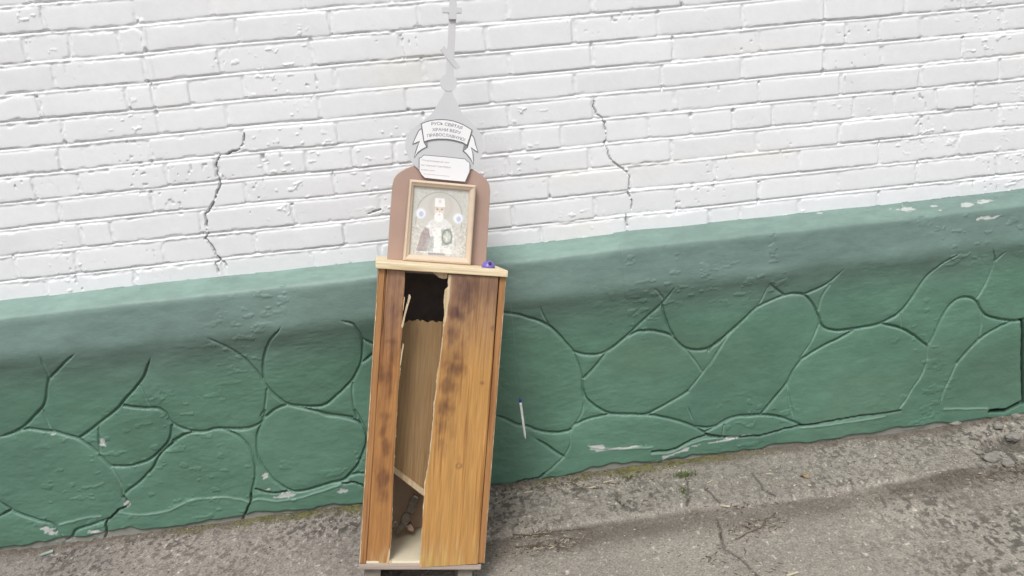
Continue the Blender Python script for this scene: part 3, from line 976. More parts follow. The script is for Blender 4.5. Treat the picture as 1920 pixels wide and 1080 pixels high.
# worn pale arris on the corners
for x in (0.0, BW):
    V, Fc = [], []
    rr = random.Random(int(x * 100) + 5)
    for k in range(70):
        v = BH * (0.002 + 0.99 * k / 69)
        r_ = 0.0003 + 0.0017 * rr.random() ** 2.5
        sgn = 1 if x == 0 else -1
        V += [(x - sgn * 0.0006, 0.003, v), (x - sgn * 0.0004, -0.0012, v), (x + sgn * r_, -0.0012, v)]
    for k in range(69):
        a = k * 3
        Fc += [(a, a + 1, a + 4, a + 3), (a + 1, a + 2, a + 5, a + 4)]
    py_mesh('worn_edge', V, Fc, W_RAW, box_t, smooth=True)
box('groove_bead', (TH + 0.0005, TH + 0.0035), (0.004, 0.016), (0.01, BH - 0.002), W_TRIM, box_t, bevel=0.001)
VT0 = BH - 0.001
tl, tr = uv(705, 491, -0.012), uv(953, 507, -0.012)
VT = (tl[1] + tr[1]) / 2
box('top_board', (tl[0], tr[0]), (-0.012, DEP + 0.01), (VT0 + 0.001, VT), W_TOP, box_t, bevel=0.002)
bl_, br_ = uv(672.5, 1069, -0.003), uv(902, 1071, -0.003)
VB = bl_[1]
box('base_board', (bl_[0], br_[0]), (-0.003, DEP), (VB, -0.0015), W_BASE, box_t, bevel=0.0035)
box('floor_panel', (TH + .001, BW - TH - .001), (0.002, 0.236), (-0.001, 0.006), M_FLOOR, box_t, bevel=0.0005)
VSPLIT = uv(790, 640, 0.24)[1]
box('back_panel', (TH + .001, BW - TH - .001), (0.237, 0.245), (0.004, VSPLIT), M_BACKLOW, box_t, bevel=0)
box('shade_upper_back', (TH + .001, BW - TH - .001), (0.237, 0.246), (VSPLIT + .001, VT0), M_SHADE_BROWN, box_t, bevel=0)  # upper back painted dark for the shade in the cavity
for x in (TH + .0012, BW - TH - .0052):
    box('shade_lining', (x, x + .004), (0.03, 0.236), (VSPLIT - .05, VT0 - .001), M_SHADE_BROWN, box_t, bevel=0)  # side boards coloured dark with the same cavity shade
box('shade_ceiling', (TH + .006, BW - TH - .006), (0.02, 0.236), (VT0 - .006, VT0 - .001), M_SHADE_BROWN, box_t, bevel=0)  # shade under the top board put into the colour
# feet: two rows of blocks under the base, standing on the ground
for pa, pb in ((684, 714), (859, 886)):
    ua, ub = uv(pa, 1076, 0.012)[0], uv(pb, 1076, 0.012)[0]
    V = []
    for d in (0.014, DEP - .02):
        for u_ in (ua, ub):
            t_ = world(u_, d, VB - .001)
            V.append(t_)
            gz = gheight(t_[0] - UZ[0] * .05, t_[1]) - 0.004
            k_ = (t_[2] - gz) / UZ[2]
            V.append(t_ - UZ * max(k_, 0.006))
    inv = MB.inverted()
    V = [inv @ Vector(v) for v in V]
    py_mesh('foot', V, [(0, 1, 3, 2), (4, 6, 7, 5), (0, 4, 5, 1), (2, 3, 7, 6), (0, 2, 6, 4), (1, 5, 7, 3)], M_BLOCK, box_t, bevel=0.002)


def edge_fn(pts, d, amp=0.0, seed=0, fr=60):
    q = sorted([uv(*p, d)[::-1] for p in pts])
    vv, uu_ = np.array([a for a, b in q]), np.array([b for a, b in q])
    return lambda v: np.interp(v, vv, uu_) + amp * fbm(v * fr + seed * 3.3, v * 0 + seed, 3, seed)


def plank(name, fl_, fr, v0, v1, d0, d1, mat, parent, stains=None, cols=28, rows=150, tint=None, bow=0.0, v0f=None):
    v = np.linspace(v0, v1, rows)
    L_, R_ = fl_(v), fr(v)
    t = np.linspace(0, 1, cols)
    U_ = L_[:, None] + (R_ - L_)[:, None] * t
    V_ = np.repeat(v[:, None], cols, 1)
    if v0f is not None:
        V_ = v1 - (v1 - V_) * (v1 - v0f(U_)) / (v1 - v0)
    D_ = d0 + bow * ((v - v0) / (v1 - v0))[:, None] ** 2 * (1 - t) + np.zeros_like(U_) - 0.0006 * fbm(U_ * 30, V_ * 4, 2, 3)
    # eased edges
    ed_ = np.minimum(t, 1 - t) * (R_ - L_)[:, None]
    D_ = D_ + 0.0015 * np.clip(1 - ed_ / 0.002, 0, 1)
    front = np.stack([U_, D_, V_], 2).reshape(-1, 3)
    back = front.copy(); back[:, 1] = d1
    n = rows * cols
    j, i = np.meshgrid(np.arange(rows - 1), np.arange(cols - 1), indexing='ij')
    qf = np.stack([j * cols + i, j * cols + i + 1, (j + 1) * cols + i + 1, (j + 1) * cols + i], -1).reshape(-1, 4)
    qb = qf[:, ::-1] + n
    jr = np.arange(rows - 1)
    ql = np.stack([jr * cols, (jr + 1) * cols, (jr + 1) * cols + n, jr * cols + n], 1)
    qr = np.stack([jr * cols + cols - 1, jr * cols + cols - 1 + n, (jr + 1) * cols + cols - 1 + n, (jr + 1) * cols + cols - 1], 1)
    ic = np.arange(cols - 1)
    q0 = np.stack([ic, ic + n, ic + 1 + n, ic + 1], 1)
    k = (rows - 1) * cols
    q1 = np.stack([k + ic, k + ic + 1, k + ic + 1 + n, k + ic + n], 1)
    C_ = np.ones((rows, cols, 3))
    if tint is not None: C_ = C_ * tint(U_, V_)
    if stains is not None: C_ = C_ * stains(U_, V_)
    Cc = np.concatenate([C_.reshape(-1, 3)] * 2)
    return np_mesh(name, np.concatenate([front, back]), np.concatenate([qf, qb, ql, qr, q0, q1]), mat, parent, None, np.clip(Cc, 0, 1.6), smooth=False)


def blots(lst, d):
    pts = [(*uv(px, py, d), rx * 0.00165, ry * 0.0016, s) for px, py, rx, ry, s in lst]

    def f(U_, V_):
        m = np.zeros(U_.shape)
        for u_, v_, rx, ry, s in pts:
            r = np.hypot((U_ - u_) / rx, (V_ - v_) / ry)
            if ry < .009 and s > .7:          # a knot: dark ring round a paler heart
                m = np.maximum(m, .75 * np.exp(-((r - .8) / .28) ** 2))
                continue
            r = r + 0.55 * fbm(U_ * 60, V_ * 40, 4, 5) + .25 * fbm(U_ * 200, V_ * 60, 2, 6)
            m = 1 - (1 - m) * (1 - min(s, .9) * .85 * sstep(1.35, 0.15, r))
        streak = 0.72 + 0.28 * sstep(-.4, .5, fbm(U_ * 180, V_ * 25, 2, 8))
        m = (m * streak)[..., None]
        return 1 - m * np.array([0.80, 0.86, 0.66])
    return f


def tint_fn(v_hi, hi, lo, scuff_v=0.0):
    def f(U_, V_):
        a = sstep(v_hi - .26, v_hi + .02, V_ + .05 * fbm(U_ * 25, V_ * 5, 3, 9))[..., None]
        c = np.array(lo) * (1 - a) + np.array(hi) * a
        c = c * (1 + .10 * fbm(U_ * 45, V_ * 3.5, 3, 10))[..., None]
        if scuff_v:      # pale worn grain near the foot
            s = sstep(scuff_v, 0.0, V_ + .03 * fbm(U_ * 90, V_ * 6, 2, 11)) * sstep(-.15, .3, fbm(U_ * 130, V_ * 10, 3, 12))
            s = s[..., None] * .8
            c = c * (1 - s) + np.array([1.35, 1.9, 3.4]) * s
        return c
    return f


lp_l = edge_fn([(726, 504), (723, 536), (719, 607), (715, 640), (703, 780), (699, 863), (690.5, 1002), (686, 1057)], 0.003)
lp_r = edge_fn([(759.6, 506), (759, 529), (757.4, 556), (756, 575), (753, 610), (753.7, 622), (752, 637), (750.4, 661), (749, 705), (746, 735), (743, 790), (740.6, 830), (737.8, 877), (736.4, 919),
                (734.4, 974), (732.8, 1016), (728, 1057)], 0.003, 0.0007, 3)
rp_l = edge_fn([(848.5, 512), (845.5, 529), (844, 557), (839.6, 576), (838, 593), (833.7, 610), (831.5, 628), (830, 646), (824.4, 687), (821.5, 708), (820, 732), (815.6, 756), (812.6, 795),
                (811, 813), (807, 849), (803, 877), (797.5, 905), (796, 936), (793, 974), (790.6, 1016), (787, 1064)], -0.004, 0.0006, 4)
rp_r = edge_fn([(934, 520), (932.6, 539), (928, 598), (922, 693), (915, 790), (907, 891), (901.7, 961), (895.5, 1060)], 0.002)
st_l = blots([(738, 590, 14, 90, .30), (722, 740, 12, 80, .35), (714, 880, 12, 70, .35), (745, 560, 9, 40, .35), (735, 600, 12, 30, .3), (740, 650, 7, 25, .4), (722, 705, 10, 20, .75), (730, 740, 7, 12, .4), (721, 800, 9, 22, .65), (724, 840, 7, 18, .7), (716, 900, 10, 26, .85),
              (722, 930, 7, 14, .6), (735, 640, 12, 4, .5), (712, 690, 6, 12, .4), (740, 525, 14, 18, .2)], 0.003)
st_r = blots([(862, 560, 26, 70, .42), (846, 690, 22, 90, .42), (832, 790, 18, 60, .35), (900, 540, 40, 40, .25), (868, 545, 10, 38, .6), (880, 565, 9, 24, .45), (852, 585, 12, 12, .8), (866, 595, 9, 10, .5), (848, 625, 11, 14, .65), (846, 632, 5, 6, -.3), (852, 690, 18, 14, .95), (838, 720, 15, 15, 1.0),
              (856, 668, 10, 10, .6), (832, 765, 10, 20, .8), (828, 800, 9, 20, .65), (826, 830, 11, 14, .4), (905, 535, 26, 16, .35), (915, 560, 12, 20, .25), (904, 718, 5, 3, .7), (860, 873, 5, 5, .75),
              (861, 862, 3, 8, .3), (924, 615, 4, 5, .6), (873, 525, 20, 10, .3)], -0.002)
plank('front_plank', lp_l, lp_r, 0.0005, VT0 - .001, 0.002, 0.017, W_PLANK, box_t, st_l, 16, 170, tint_fn(BH - .03, (0.82, 0.90, 1.5), (0.93, 0.86, 0.85), .05))
v_b0 = uv(840, 1061, -0.004)[1]
fb0, fb1 = uv(787, 1063.5, -0.004), uv(895, 1057, -0.004)
slope0 = lambda U_: fb0[1] + (fb1[1] - fb0[1]) * (U_ - fb0[0]) / (fb1[0] - fb0[0])
plank('front_plank', rp_l, rp_r, v_b0, VT0 - .0012, -0.0045, 0.0105, W_PLANK, box_t, st_r, 44, 190, tint_fn(BH - .02, (0.82, 0.95, 1.55), (1.16, 1.20, 1.12), .075), v0f=slope0)
# torn pale edge of the wide plank and slivers
rw = edge_fn([(841, 512), (840, 529), (839.6, 539), (834.4, 542), (833, 554), (832, 567), (833, 584), (831.5, 606), (830, 628), (828, 646), (822.5, 687), (818.5, 708), (817.5, 732), (813.6, 756), (811, 795),
              (809, 813), (805.4, 849), (802, 877), (796, 905), (794.5, 936), (792, 974), (789.6, 1016), (786.2, 1060)], 0.002, 0.0015, 6, 110)
plank('torn_edge', rw, lambda v: rp_l(v) + .004, 0.0, VT0 - .003, -0.0015, 0.0095, W_RAW, box_t, None, 4, 190)
lw = lambda v: lp_r(v) + 0.0009 + 0.0030 * np.clip(fbm(v * 90, v * 0 + 2, 3, 15), 0, 1) * (v < 0.62)
plank('torn_edge', lambda v: lp_r(v) - .004, lw, 0.002, VT0 - .12, 0.0045, 0.0160, W_RAW, box_t, None, 4, 170)
Z7 = lambda pts: [uv(690 + x / 6.75, 480 + y / 6.75, 0.006) for x, y in pts]
Z3 = lambda pts: [uv(660 + x / 3.375, 480 + y / 3.375, 0.006) for x, y in pts]
Z6 = lambda pts: [uv(660 + x / 6.857, 1000 + y / 6.857, 0.004) for x, y in pts]
for pts in (Z7([(530, 485), (540, 520), (508, 620), (470, 760), (447, 880), (430, 915), (420, 880), (450, 760), (485, 610)]),
            Z7([(458, 510), (466, 525), (455, 600), (447, 680), (440, 690), (446, 600)]),
            Z3([(322, 548), (328, 560), (318, 620), (308, 690), (302, 690), (311, 610)]),
            Z3([(360, 240), (365, 246), (352, 300), (346, 306)]),
            Z6([(480, 170), (490, 250), (475, 330), (465, 388), (440, 388), (455, 300)]), Z6([(500, 330), (515, 386), (480, 386), (490, 340)])):
    extrude_poly('sliver', pts, -0.001, 0.004, W_RAW, box_t)
# pale broken lump under the top
lump_pts = Z7([(820, 210), (1015, 205), (1010, 285), (960, 295), (905, 280), (870, 250)])
extrude_poly('broken_wood_lump', lump_pts, 0.012, 0.03, W_RAW, box_t, bevel=0.002)

# inner sloping board with chewed top and a diagonal batten
DI = 0.085
topj = [(745, 603), (752, 600), (757, 603), (762, 601), (767, 596.5), (773, 599.5), (779, 598), (783, 595.5), (788, 599), (793, 597), (798, 600.5), (803, 602), (808, 598.5), (814, 599), (818, 602.5), (823, 599.5), (829, 601), (836, 598)]
pt_top = [uv(x + 0, y + 3, DI) for x, y in topj]
bd0, bd1 = uv(735, 873, DI), uv(800, 923, DI)
sl_ = (bd1[1] - bd0[1]) / (bd1[0] - bd0[0])
ul, ur = TH + .006, BW - TH - .006
fdiag = lambda u_: bd0[1] + sl_ * (u_ - bd0[0])
pts = [(ul, pt_top[0][1])] + pt_top + [(ur, pt_top[-1][1]), (ur, max(fdiag(ur), .03)), (ul, fdiag(ul))]
extrude_poly('inner_board', pts, DI, DI + 0.008, W_INNER, box_t)
e0, e1 = uv(735, 884, DI - .008), uv(800, 934, DI - .008)
f0_, f1_ = uv(735, 872, DI - .008), uv(800, 921, DI - .008)
ext = lambda a, b, u_: a[1] + (b[1] - a[1]) * (u_ - a[0]) / (b[0] - a[0])
u_r = 0.235
extrude_poly('inner_batten', [(ul, ext(f0_, f1_, ul)), (u_r, ext(f0_, f1_, u_r)), (u_r, ext(e0, e1, u_r)), (ul, ext(e0, e1, ul))], DI - .012, DI - .001, W_RAW, box_t, bevel=.001)

# arched icon board
DA = 0.150
arch = [(725.5, 489), (728, 455), (731.5, 400), (736, 345), (739, 334.5), (744, 327.5), (751, 321.5), (760, 316.5), (769.5, 312.5), (785, 308.5), (805, 305.5), (832, 304.5), (858, 307), (876, 312.5), (887, 317.5), (898, 324.5),
        (907, 331), (913.5, 338), (918, 347), (919.3, 359), (917, 400), (914.7, 441.5), (911, 498)]
ap = [uv(*p, DA) for p in arch]
ap[0] = (ap[0][0], VT); ap[-1] = (ap[-1][0], VT)
extrude_poly('arched_board', ap, DA, DA + 0.016, M_ARCH, box_t, bevel=0.0015)
# onion dome with neck, ball and cross, cut from sheet, fixed on the arch
DD = DA - 0.005
Z1 = lambda pts, d: [uv(680 + x / 3.273, y / 3.273, d) for x, y in pts]
half_l = [(508, 553), (492, 585), (470, 620), (447, 662), (420, 700), (375, 740), (325, 775), (290, 805), (268, 848), (262, 885), (268, 925), (288, 975), (315, 1012), (345, 1040)]
half_r = [(548, 553), (560, 590), (575, 620), (590, 655), (612, 695), (648, 735), (690, 780), (722, 815), (738, 855), (742, 895), (737, 935), (715, 988), (690, 1020), (655, 1045)]
dome = smooth_line(Z1(half_l, DD), 4) + smooth_line(Z1(half_r, DD)[::-1], 4)
extrude_poly('onion_dome', dome, DD, DD + 0.0048, M_DOME, box_t)
bc = np.array(Z1([(527, 507)], DD)[0]); br_px = abs(Z1([(580, 507)], DD)[0][0] - bc[0])
extrude_poly('dome_ball', [(bc[0] + br_px * math.cos(t), bc[1] + br_px * .97 * math.sin(t)) for t in np.linspace(0, 2 * math.pi, 33)[:-1]], DD - .0012, DD + .0046, M_DOME, box_t)
cross = box_t
post = Z1([(529, 60), (575, 60), (570, 200), (556, 470), (512, 470), (526, 200)], DD)
cb = extrude_poly('cross', post, DD + .0003, DD + .0050, M_CROSS, box_t, bevel=.0006)
slant = Z1([(476, 304), (500, 280), (598, 410), (574, 426), (551, 400), (510, 352)], DD)
extrude_poly('slanted_bar', slant, DD - .0015, DD + .0034, M_CROSS, cb, bevel=.0005)
DF = DD - 0.008
tc_ = Z1([(531, 118), (576, 118), (576, 80), (608, 80), (610, 45), (577, 44), (579, -150), (534, -150), (533, 43), (492, 42), (490, 77), (531, 79)], DF)
extrude_poly('cross_arms', tc_, DF, DF + .0078, M_CROSS, cb, bevel=.0008)
extrude_poly('short_bar', Z1([(512, -62), (600, -60), (600, -92), (513, -94)], DF), DF - .001, DF + .0069, M_CROSS, cb, bevel=.0008)

# ribbon with its motto, flat print on the dome
LBL = lambda pts, d: [uv(770 + x / 7.714, 210 + y / 7.714, d) for x, y in pts]


def inset(pts, k):
    p = np.array(pts)
    a = 0.5 * sum(p[i][0] * p[(i + 1) % len(p)][1] - p[(i + 1) % len(p)][0] * p[i][1] for i in range(len(p)))
    s = 1 if a > 0 else -1
    out = []
    for i in range(len(p)):
        e0_, e1_ = p[i] - p[i - 1], p[(i + 1) % len(p)] - p[i]
        n0 = np.array([-e0_[1], e0_[0]]) * s / (np.linalg.norm(e0_) + 1e-9)
        n1 = np.array([-e1_[1], e1_[0]]) * s / (np.linalg.norm(e1_) + 1e-9)
        m = n0 + n1
        m = m / max(0.55, (m @ m) / 2)
        out.append(tuple(p[i] + m * k))
    return out


DRB = DD - 0.0022
tail_l = LBL([(165, 232), (135, 245), (108, 272), (75, 340), (22, 470), (75, 455), (127, 425), (90, 500), (65, 580), (48, 662), (110, 590), (170, 545), (242, 508), (200, 440)], DRB + .001)
tail_r = LBL([(872, 318), (905, 345), (925, 380), (945, 470), (980, 588), (930, 565), (875, 515), (905, 590), (912, 680), (908, 765), (860, 680), (805, 610), (750, 562), (815, 510)], DRB + .001)
band = LBL([(148, 168), (215, 138), (290, 118), (370, 107), (450, 103), (540, 110), (620, 126), (700, 152), (780, 188), (850, 230), (893, 260), (870, 340), (845, 415), (818, 492), (745, 447), (680, 428), (620, 414), (560, 403),
            (500, 398), (400, 397), (300, 408), (240, 422), (188, 442), (175, 350), (160, 250)], DRB)
rib = extrude_poly('ribbon', band, DRB - .0006, DRB + .0020, M_GREY, box_t)
extrude_poly('ribbon_face', inset(band, .0024), DRB - .0011, DRB - .0007, M_PAPER, rib)
for tl_ in (tail_l, tail_r):
    t_ = extrude_poly('ribbon_tail', tl_, DRB + .0008, DRB + .0026, M_GREY, box_t)
    extrude_poly('ribbon_face', inset(tl_, .0024), DRB + .0004, DRB + .0007, M_PAPER, t_)
for pts in ([(188, 442), (240, 424), (243, 506), (205, 470)], [(768, 482), (818, 492), (800, 545), (752, 562)]):
    extrude_poly('ribbon_fold', LBL(pts, DRB), DRB + .0001, DRB + .0003, M_GREYL, rib)
# paper notice below it
notice = LBL([(120, 662), (150, 655), (187, 618), (480, 642), (790, 675), (808, 700), (858, 732), (852, 860), (815, 940), (785, 1008), (480, 980), (205, 950), (160, 905), (128, 850), (118, 790)], DRB)
DN = DA - 0.012
nt_ = extrude_poly('notice', [uv(770 + x / 7.714, 210 + y / 7.714, DN) for x, y in [(120, 662), (150, 655), (187, 618), (480, 642), (790, 675), (808, 700), (858, 732), (852, 860), (815, 940), (785, 1008), (480, 980), (205, 950), (160, 905), (128, 850), (118, 790)]], DN, DN + .0115, M_GREY, box_t)
NP = [uv(770 + x / 7.714, 210 + y / 7.714, DN) for x, y in [(128, 672), (153, 663), (190, 628), (480, 651), (786, 684), (803, 707), (850, 738), (850, 860), (815, 940), (785, 1008), (480, 980), (205, 950), (160, 905), (128, 850)]]
extrude_poly('notice_face', NP, DN - .0005, DN - .0001, M_PAPER, nt_)


def lettering(text, base_pts, height, mat, parent, d, name='lettering', bold=0.012):
    """text laid along a traced baseline (zoom pixels), height in the same pixels"""
    cu = bpy.data.curves.new(name, 'FONT')
    cu.body = text
    cu.size = 1.0
    cu.resolution_u = 2
    cu.offset = bold
    to = bpy.data.objects.new(name + '_src', cu)
    col.objects.link(to)
    dg = bpy.context.evaluated_depsgraph_get()
    me = bpy.data.meshes.new_from_object(to.evaluated_get(dg))
    bpy.data.objects.remove(to)
    bpy.data.curves.remove(cu)
    xs = [v.co.x for v in me.vertices]
    x0, x1 = min(xs), max(xs)
    cap = 0.70
    bp = np.array(smooth_line(base_pts, 8))
    L_ = np.concatenate([[0], np.cumsum(np.hypot(*np.diff(bp, axis=0).T))])
    for v in me.vertices:
        t = (v.co.x - x0) / (x1 - x0) * L_[-1]
        bx, by = np.interp(t, L_, bp[:, 0]), np.interp(t, L_, bp[:, 1])
        tx = np.interp(min(t + 2, L_[-1]), L_, bp[:, 0]) - np.interp(max(t - 2, 0), L_, bp[:, 0])
        ty_ = np.interp(min(t + 2, L_[-1]), L_, bp[:, 1]) - np.interp(max(t - 2, 0), L_, bp[:, 1])
        n_ = math.hypot(tx, ty_)
        nx_, ny_ = ty_ / n_, -tx / n_
        k = v.co.y / cap * height
        u_, v_ = uv(770 + (bx + nx_ * k) / 7.714, 210 + (by + ny_ * k) / 7.714, d)
        v.co = (u_, d, v_)
    me.materials.append(mat)
    o = bpy.data.objects.new(name, me)
    col.objects.link(o)
    o.parent = parent
    return o


lettering('РУСЬ СВЯТАЯ', [(300, 192), (400, 189), (500, 196), (620, 218), (740, 252)], 43, M_GREYL, rib, DRB - .0014)
lettering('ХРАНИ ВЕРУ', [(313, 277), (420, 274), (530, 282), (630, 300), (718, 326)], 42, M_GREYL, rib, DRB - .0014)
lettering('ПРАВОСЛАВНУЮ!', [(240, 364), (340, 353), (450, 351), (560, 366), (680, 392), (780, 424)], 42, M_GREYL, rib, DRB - .0014)
lettering('Пожертвования на храм', [(160, 702), (350, 722), (560, 742)], 22, M_FADED, nt_, DN - .0008)
lettering('свт. Николая Чудотворца', [(150, 775), (350, 792), (575, 812)], 24, M_FADED, nt_, DN - .0008)
lettering('на добрые дела', [(150, 840), (250, 848), (345, 858)], 20, M_FADED, nt_, DN - .0008)
extrude_poly('printed_rule', LBL([(185, 890), (560, 928), (560, 934), (185, 896)], DN), DN - .0008, DN - .0006, M_FADED, nt_)

# ------------------------------------------------------------------ framed icon standing on the box
DFR = 0.118
icon = local_empty('framed_icon')
tag(icon, 'framed icon of a haloed bearded saint standing before the brown arched board', 'icon')
W_FRAME = plain('pale_gilt_frame', (0.62, 0.50, 0.385), 0.42, var=0.05, nscale=25)
fo = [uv(*p, DFR) for p in ((768.9, 336), (893.3, 347.4), (883.2, 495), (755.7, 486))]
fi = [uv(*p, DFR) for p in ((776.5, 348.5), (881, 357), (873, 484), (768, 477))]
dv = VT - (fo[2][1] + fo[3][1]) / 2
fo[2], fo[3] = (fo[2][0], VT + .0005), (fo[3][0], VT + .0005)
for a, b in ((0, 1), (1, 2), (2, 3), (3, 0)):
    # moulded bar: outer edge high, hollow to the picture
    prof_f = [(0.0, DFR + .026), (0.0, DFR + .004), (0.14, DFR), (0.36, DFR - .001), (0.62, DFR + .003), (0.86, DFR + .005), (1.0, DFR + .010), (1.0, DFR + .026)]
    V = []
    for p, q_ in ((fo[a], fi[a]), (fo[b], fi[b])):
        V += [(p[0] + (q_[0] - p[0]) * t, d, p[1] + (q_[1] - p[1]) * t) for t, d in prof_f]
    n = len(prof_f)
    Fc = [(i, i + n, (i + 1) % n + n, (i + 1) % n) for i in range(n)]
    py_mesh('frame_bar', V, Fc, W_FRAME, icon, smooth=False)
M_ICON = vcol_mat('icon_print', 0.28, (0.97, 1.03), 300, 500, 0.12, 0.0006, 0.5)
na, nb_ = 110, 140
A, B = np.meshgrid(np.linspace(0, 1, na), np.linspace(0, 1, nb_))
img = np.ones((nb_, na, 3)) * np.array([0.50, 0.52, 0.49])
def put(mask, c, k=1.0):
    global img
    m = (np.clip(mask, 0, 1) * k)[..., None]
    img = img * (1 - m) + np.array(c) * m
def ell(cx, cy, rx, ry, soft=.12): return sstep(1 + soft, 1 - soft, np.hypot((A - cx) / rx, (B - cy) / ry))
def poly(pts):
    m = np.zeros(A.shape, bool)
    for (x0, y0), (x1, y1) in zip(pts, pts[1:] + pts[:1]):
        c = ((y0 > B) != (y1 > B)) & (A < (x1 - x0) * (B - y0) / ((y1 - y0) + 1e-9) + x0)
        m ^= c
    return m.astype(float)
orn = fbm(A * 40, B * 50, 2, 3)
put(np.ones(A.shape), (0.44, 0.45, 0.42), 1)
img *= (1 + .16 * orn)[..., None]
dA = np.where(B < .40, np.hypot((A - .48) / .40, (B - .40) / .33), np.abs(A - .48) / .40)
put(sstep(1.0, .97, dA), (0.47, 0.47, 0.44))
put(np.exp(-((dA - 1) / .022) ** 2) * (B < .55), (0.22, 0.23, 0.21), .75)
put(sstep(.85, .2, np.abs(A - .5) / .5) * sstep(.55, .9, B), (0.56, 0.56, 0.55), .5)
put(ell(.50, .27, .20, .17, .35), (0.40, 0.39, 0.35), .8)
put(ell(.50, .27, .17, .145, .1), (0.46, 0.45, 0.41), .9)
put(poly([(.19, .95), (.22, .62), (.31, .50), (.42, .44), (.60, .45), (.70, .52), (.76, .66), (.78, .95)]), (0.57, 0.58, 0.57))
put(poly([(.12, .93), (.17, .72), (.24, .58), (.31, .60), (.35, .74), (.30, .93)]), (0.27, 0.235, 0.24), .9)
put(poly([(.27, .93), (.30, .76), (.40, .68), (.44, .93)]), (0.33, 0.36, 0.35), .75)
put(poly([(.41, .93), (.43, .60), (.51, .60), (.53, .93)]), (0.70, 0.71, 0.71), .9)
put(poly([(.36, .62), (.45, .56), (.57, .60), (.52, .70), (.40, .71)]), (0.66, 0.66, 0.65), .9)
put(poly([(.53, .60), (.70, .58), (.74, .80), (.56, .84)]), (0.30, 0.34, 0.32), .9)
put(ell(.64, .705, .095, .115), (0.16, 0.21, 0.19), .85)
put(ell(.64, .705, .066, .085), (0.40, 0.43, 0.40), .9)
put(poly([(.62, .63), (.66, .63), (.66, .78), (.62, .78)]), (0.52, 0.54, 0.50), .8)
put(poly([(.575, .69), (.705, .69), (.705, .725), (.575, .725)]), (0.52, 0.54, 0.50), .8)
img *= (1 + .34 * fbm(A * 38, B * 48, 3, 6) * sstep(.45, .6, B))[..., None]
put(ell(.475, .345, .085, .085), (0.60, 0.53, 0.47))
put(ell(.475, .425, .080, .070), (0.74, 0.745, 0.74))
put(poly([(.39, .155), (.555, .155), (.575, .275), (.385, .275)]), (0.68, 0.69, 0.68))
put(ell(.48, .20, .03, .03), (0.50, 0.50, 0.47), .7)
for ex_ in (.440, .520):
    put(ell(ex_, .318, .020, .010, .3), (0.16, 0.14, 0.13), .85)
    put(ell(ex_, .300, .026, .006, .4), (0.30, 0.27, 0.25), .7)
put(ell(.482, .350, .010, .028, .4), (0.46, 0.40, 0.35), .7)
put(ell(.478, .392, .026, .007, .4), (0.38, 0.30, 0.28), .8)
for cx_, cy_ in ((.155, .39), (.815, .425)):
    put(ell(cx_, cy_, .085, .072, .3), (0.66, 0.68, 0.76), .95)
    put(ell(cx_ + .01, cy_ + .01, .040, .040, .3), (0.36, 0.42, 0.56), .9)
put(sstep(.02, .012, np.abs(B - .962)) * ((A > .33) & (A < .62)), (0.22, 0.22, 0.23), .8)
rim = np.minimum(np.minimum(A, 1 - A) * .8, np.minimum(B, 1 - B))
put(sstep(.022, .012, rim), (0.36, 0.32, 0.28), .6)
DP = DFR + 0.0125
c4 = [uv(*p, DP) for p in ((775.5, 347.5), (882, 356), (874, 485), (767, 478))]
c4 = [np.array(c) for c in c4]
UVp = (c4[0] * (1 - A)[..., None] + c4[1] * A[..., None]) * (1 - B)[..., None] + (c4[3] * (1 - A)[..., None] + c4[2] * A[..., None]) * B[..., None]
Vp = np.stack([UVp[..., 0], np.full(A.shape, DP), UVp[..., 1]], 2).reshape(-1, 3)
j, i = np.meshgrid(np.arange(nb_ - 1), np.arange(na - 1), indexing='ij')
qp = np.stack([j * na + i, (j + 1) * na + i, (j + 1) * na + i + 1, j * na + i + 1], -1).reshape(-1, 4)
np_mesh('picture', Vp, qp, M_ICON, icon, None, np.clip(img * 1.16 + np.array([.045, .035, .035]), .02, .82).reshape(-1, 3))
extrude_poly('backing', [tuple(c) for c in c4], DP + .001, DP + .012, M_BACKLOW, icon)

# ------------------------------------------------------------------ forced lock lying inside
M_STEEL = plain('dull_steel', (0.16, 0.145, 0.12), 0.45, 0.85, var=0.35, nscale=120)
M_BRIGHT = plain('bright_steel', (0.55, 0.54, 0.52), 0.28, 0.95, var=0.1)
M_PINK = plain('pinkish_wood_chip', (0.42, 0.29, 0.23), 0.7)
lock = local_empty('forced_lock')
tag(lock, 'rusty steel hasp and forced lock lying on the pale floor inside the box', 'lock')
DL = 0.15
ZL = lambda pts, d=DL: [uv(720 + x / 4.909, 860 + y / 4.909, d) for x, y in pts]
extrude_poly('strap', ZL([(268, 325), (328, 350), (318, 400), (262, 520), (205, 480), (235, 395)]), DL, DL + .005, M_STEEL, lock, bevel=.001)
extrude_poly('slot_lip', ZL([(280, 335), (318, 355), (312, 370), (274, 348)], DL - .003), DL - .003, DL - .001, M_BRIGHT, lock)
extrude_poly('hinge_plate', ZL([(190, 492), (246, 512), (240, 575), (175, 655), (135, 625), (160, 545)], DL - .006), DL - .006, DL - .001, M_STEEL, lock, bevel=.001)
extrude_poly('hinge_slot', ZL([(190, 535), (205, 545), (172, 620), (158, 612)], DL - .008), DL - .0075, DL - .0062, M_SHADE_BROWN, lock)
extrude_poly('bolt', ZL([(150, 590), (185, 612), (140, 700), (105, 695), (118, 640)], DL - .012), DL - .012, DL - .007, M_STEEL, lock, bevel=.0015)
rc = ZL([(100, 610)], DL - .01)[0]
ring = [(rc[0] + .0065 * math.cos(t), DL - .012, rc[1] + .010 * math.sin(t)) for t in np.linspace(-.6, math.pi + .9, 14)]
tube('shackle', ring, .0019, M_BRIGHT, lock)
extrude_poly('wood_chip', ZL([(200, 615), (250, 600), (275, 640), (268, 672), (225, 655)], DL + .01), DL + .008, DL + .03, M_PINK, lock, bevel=.001)

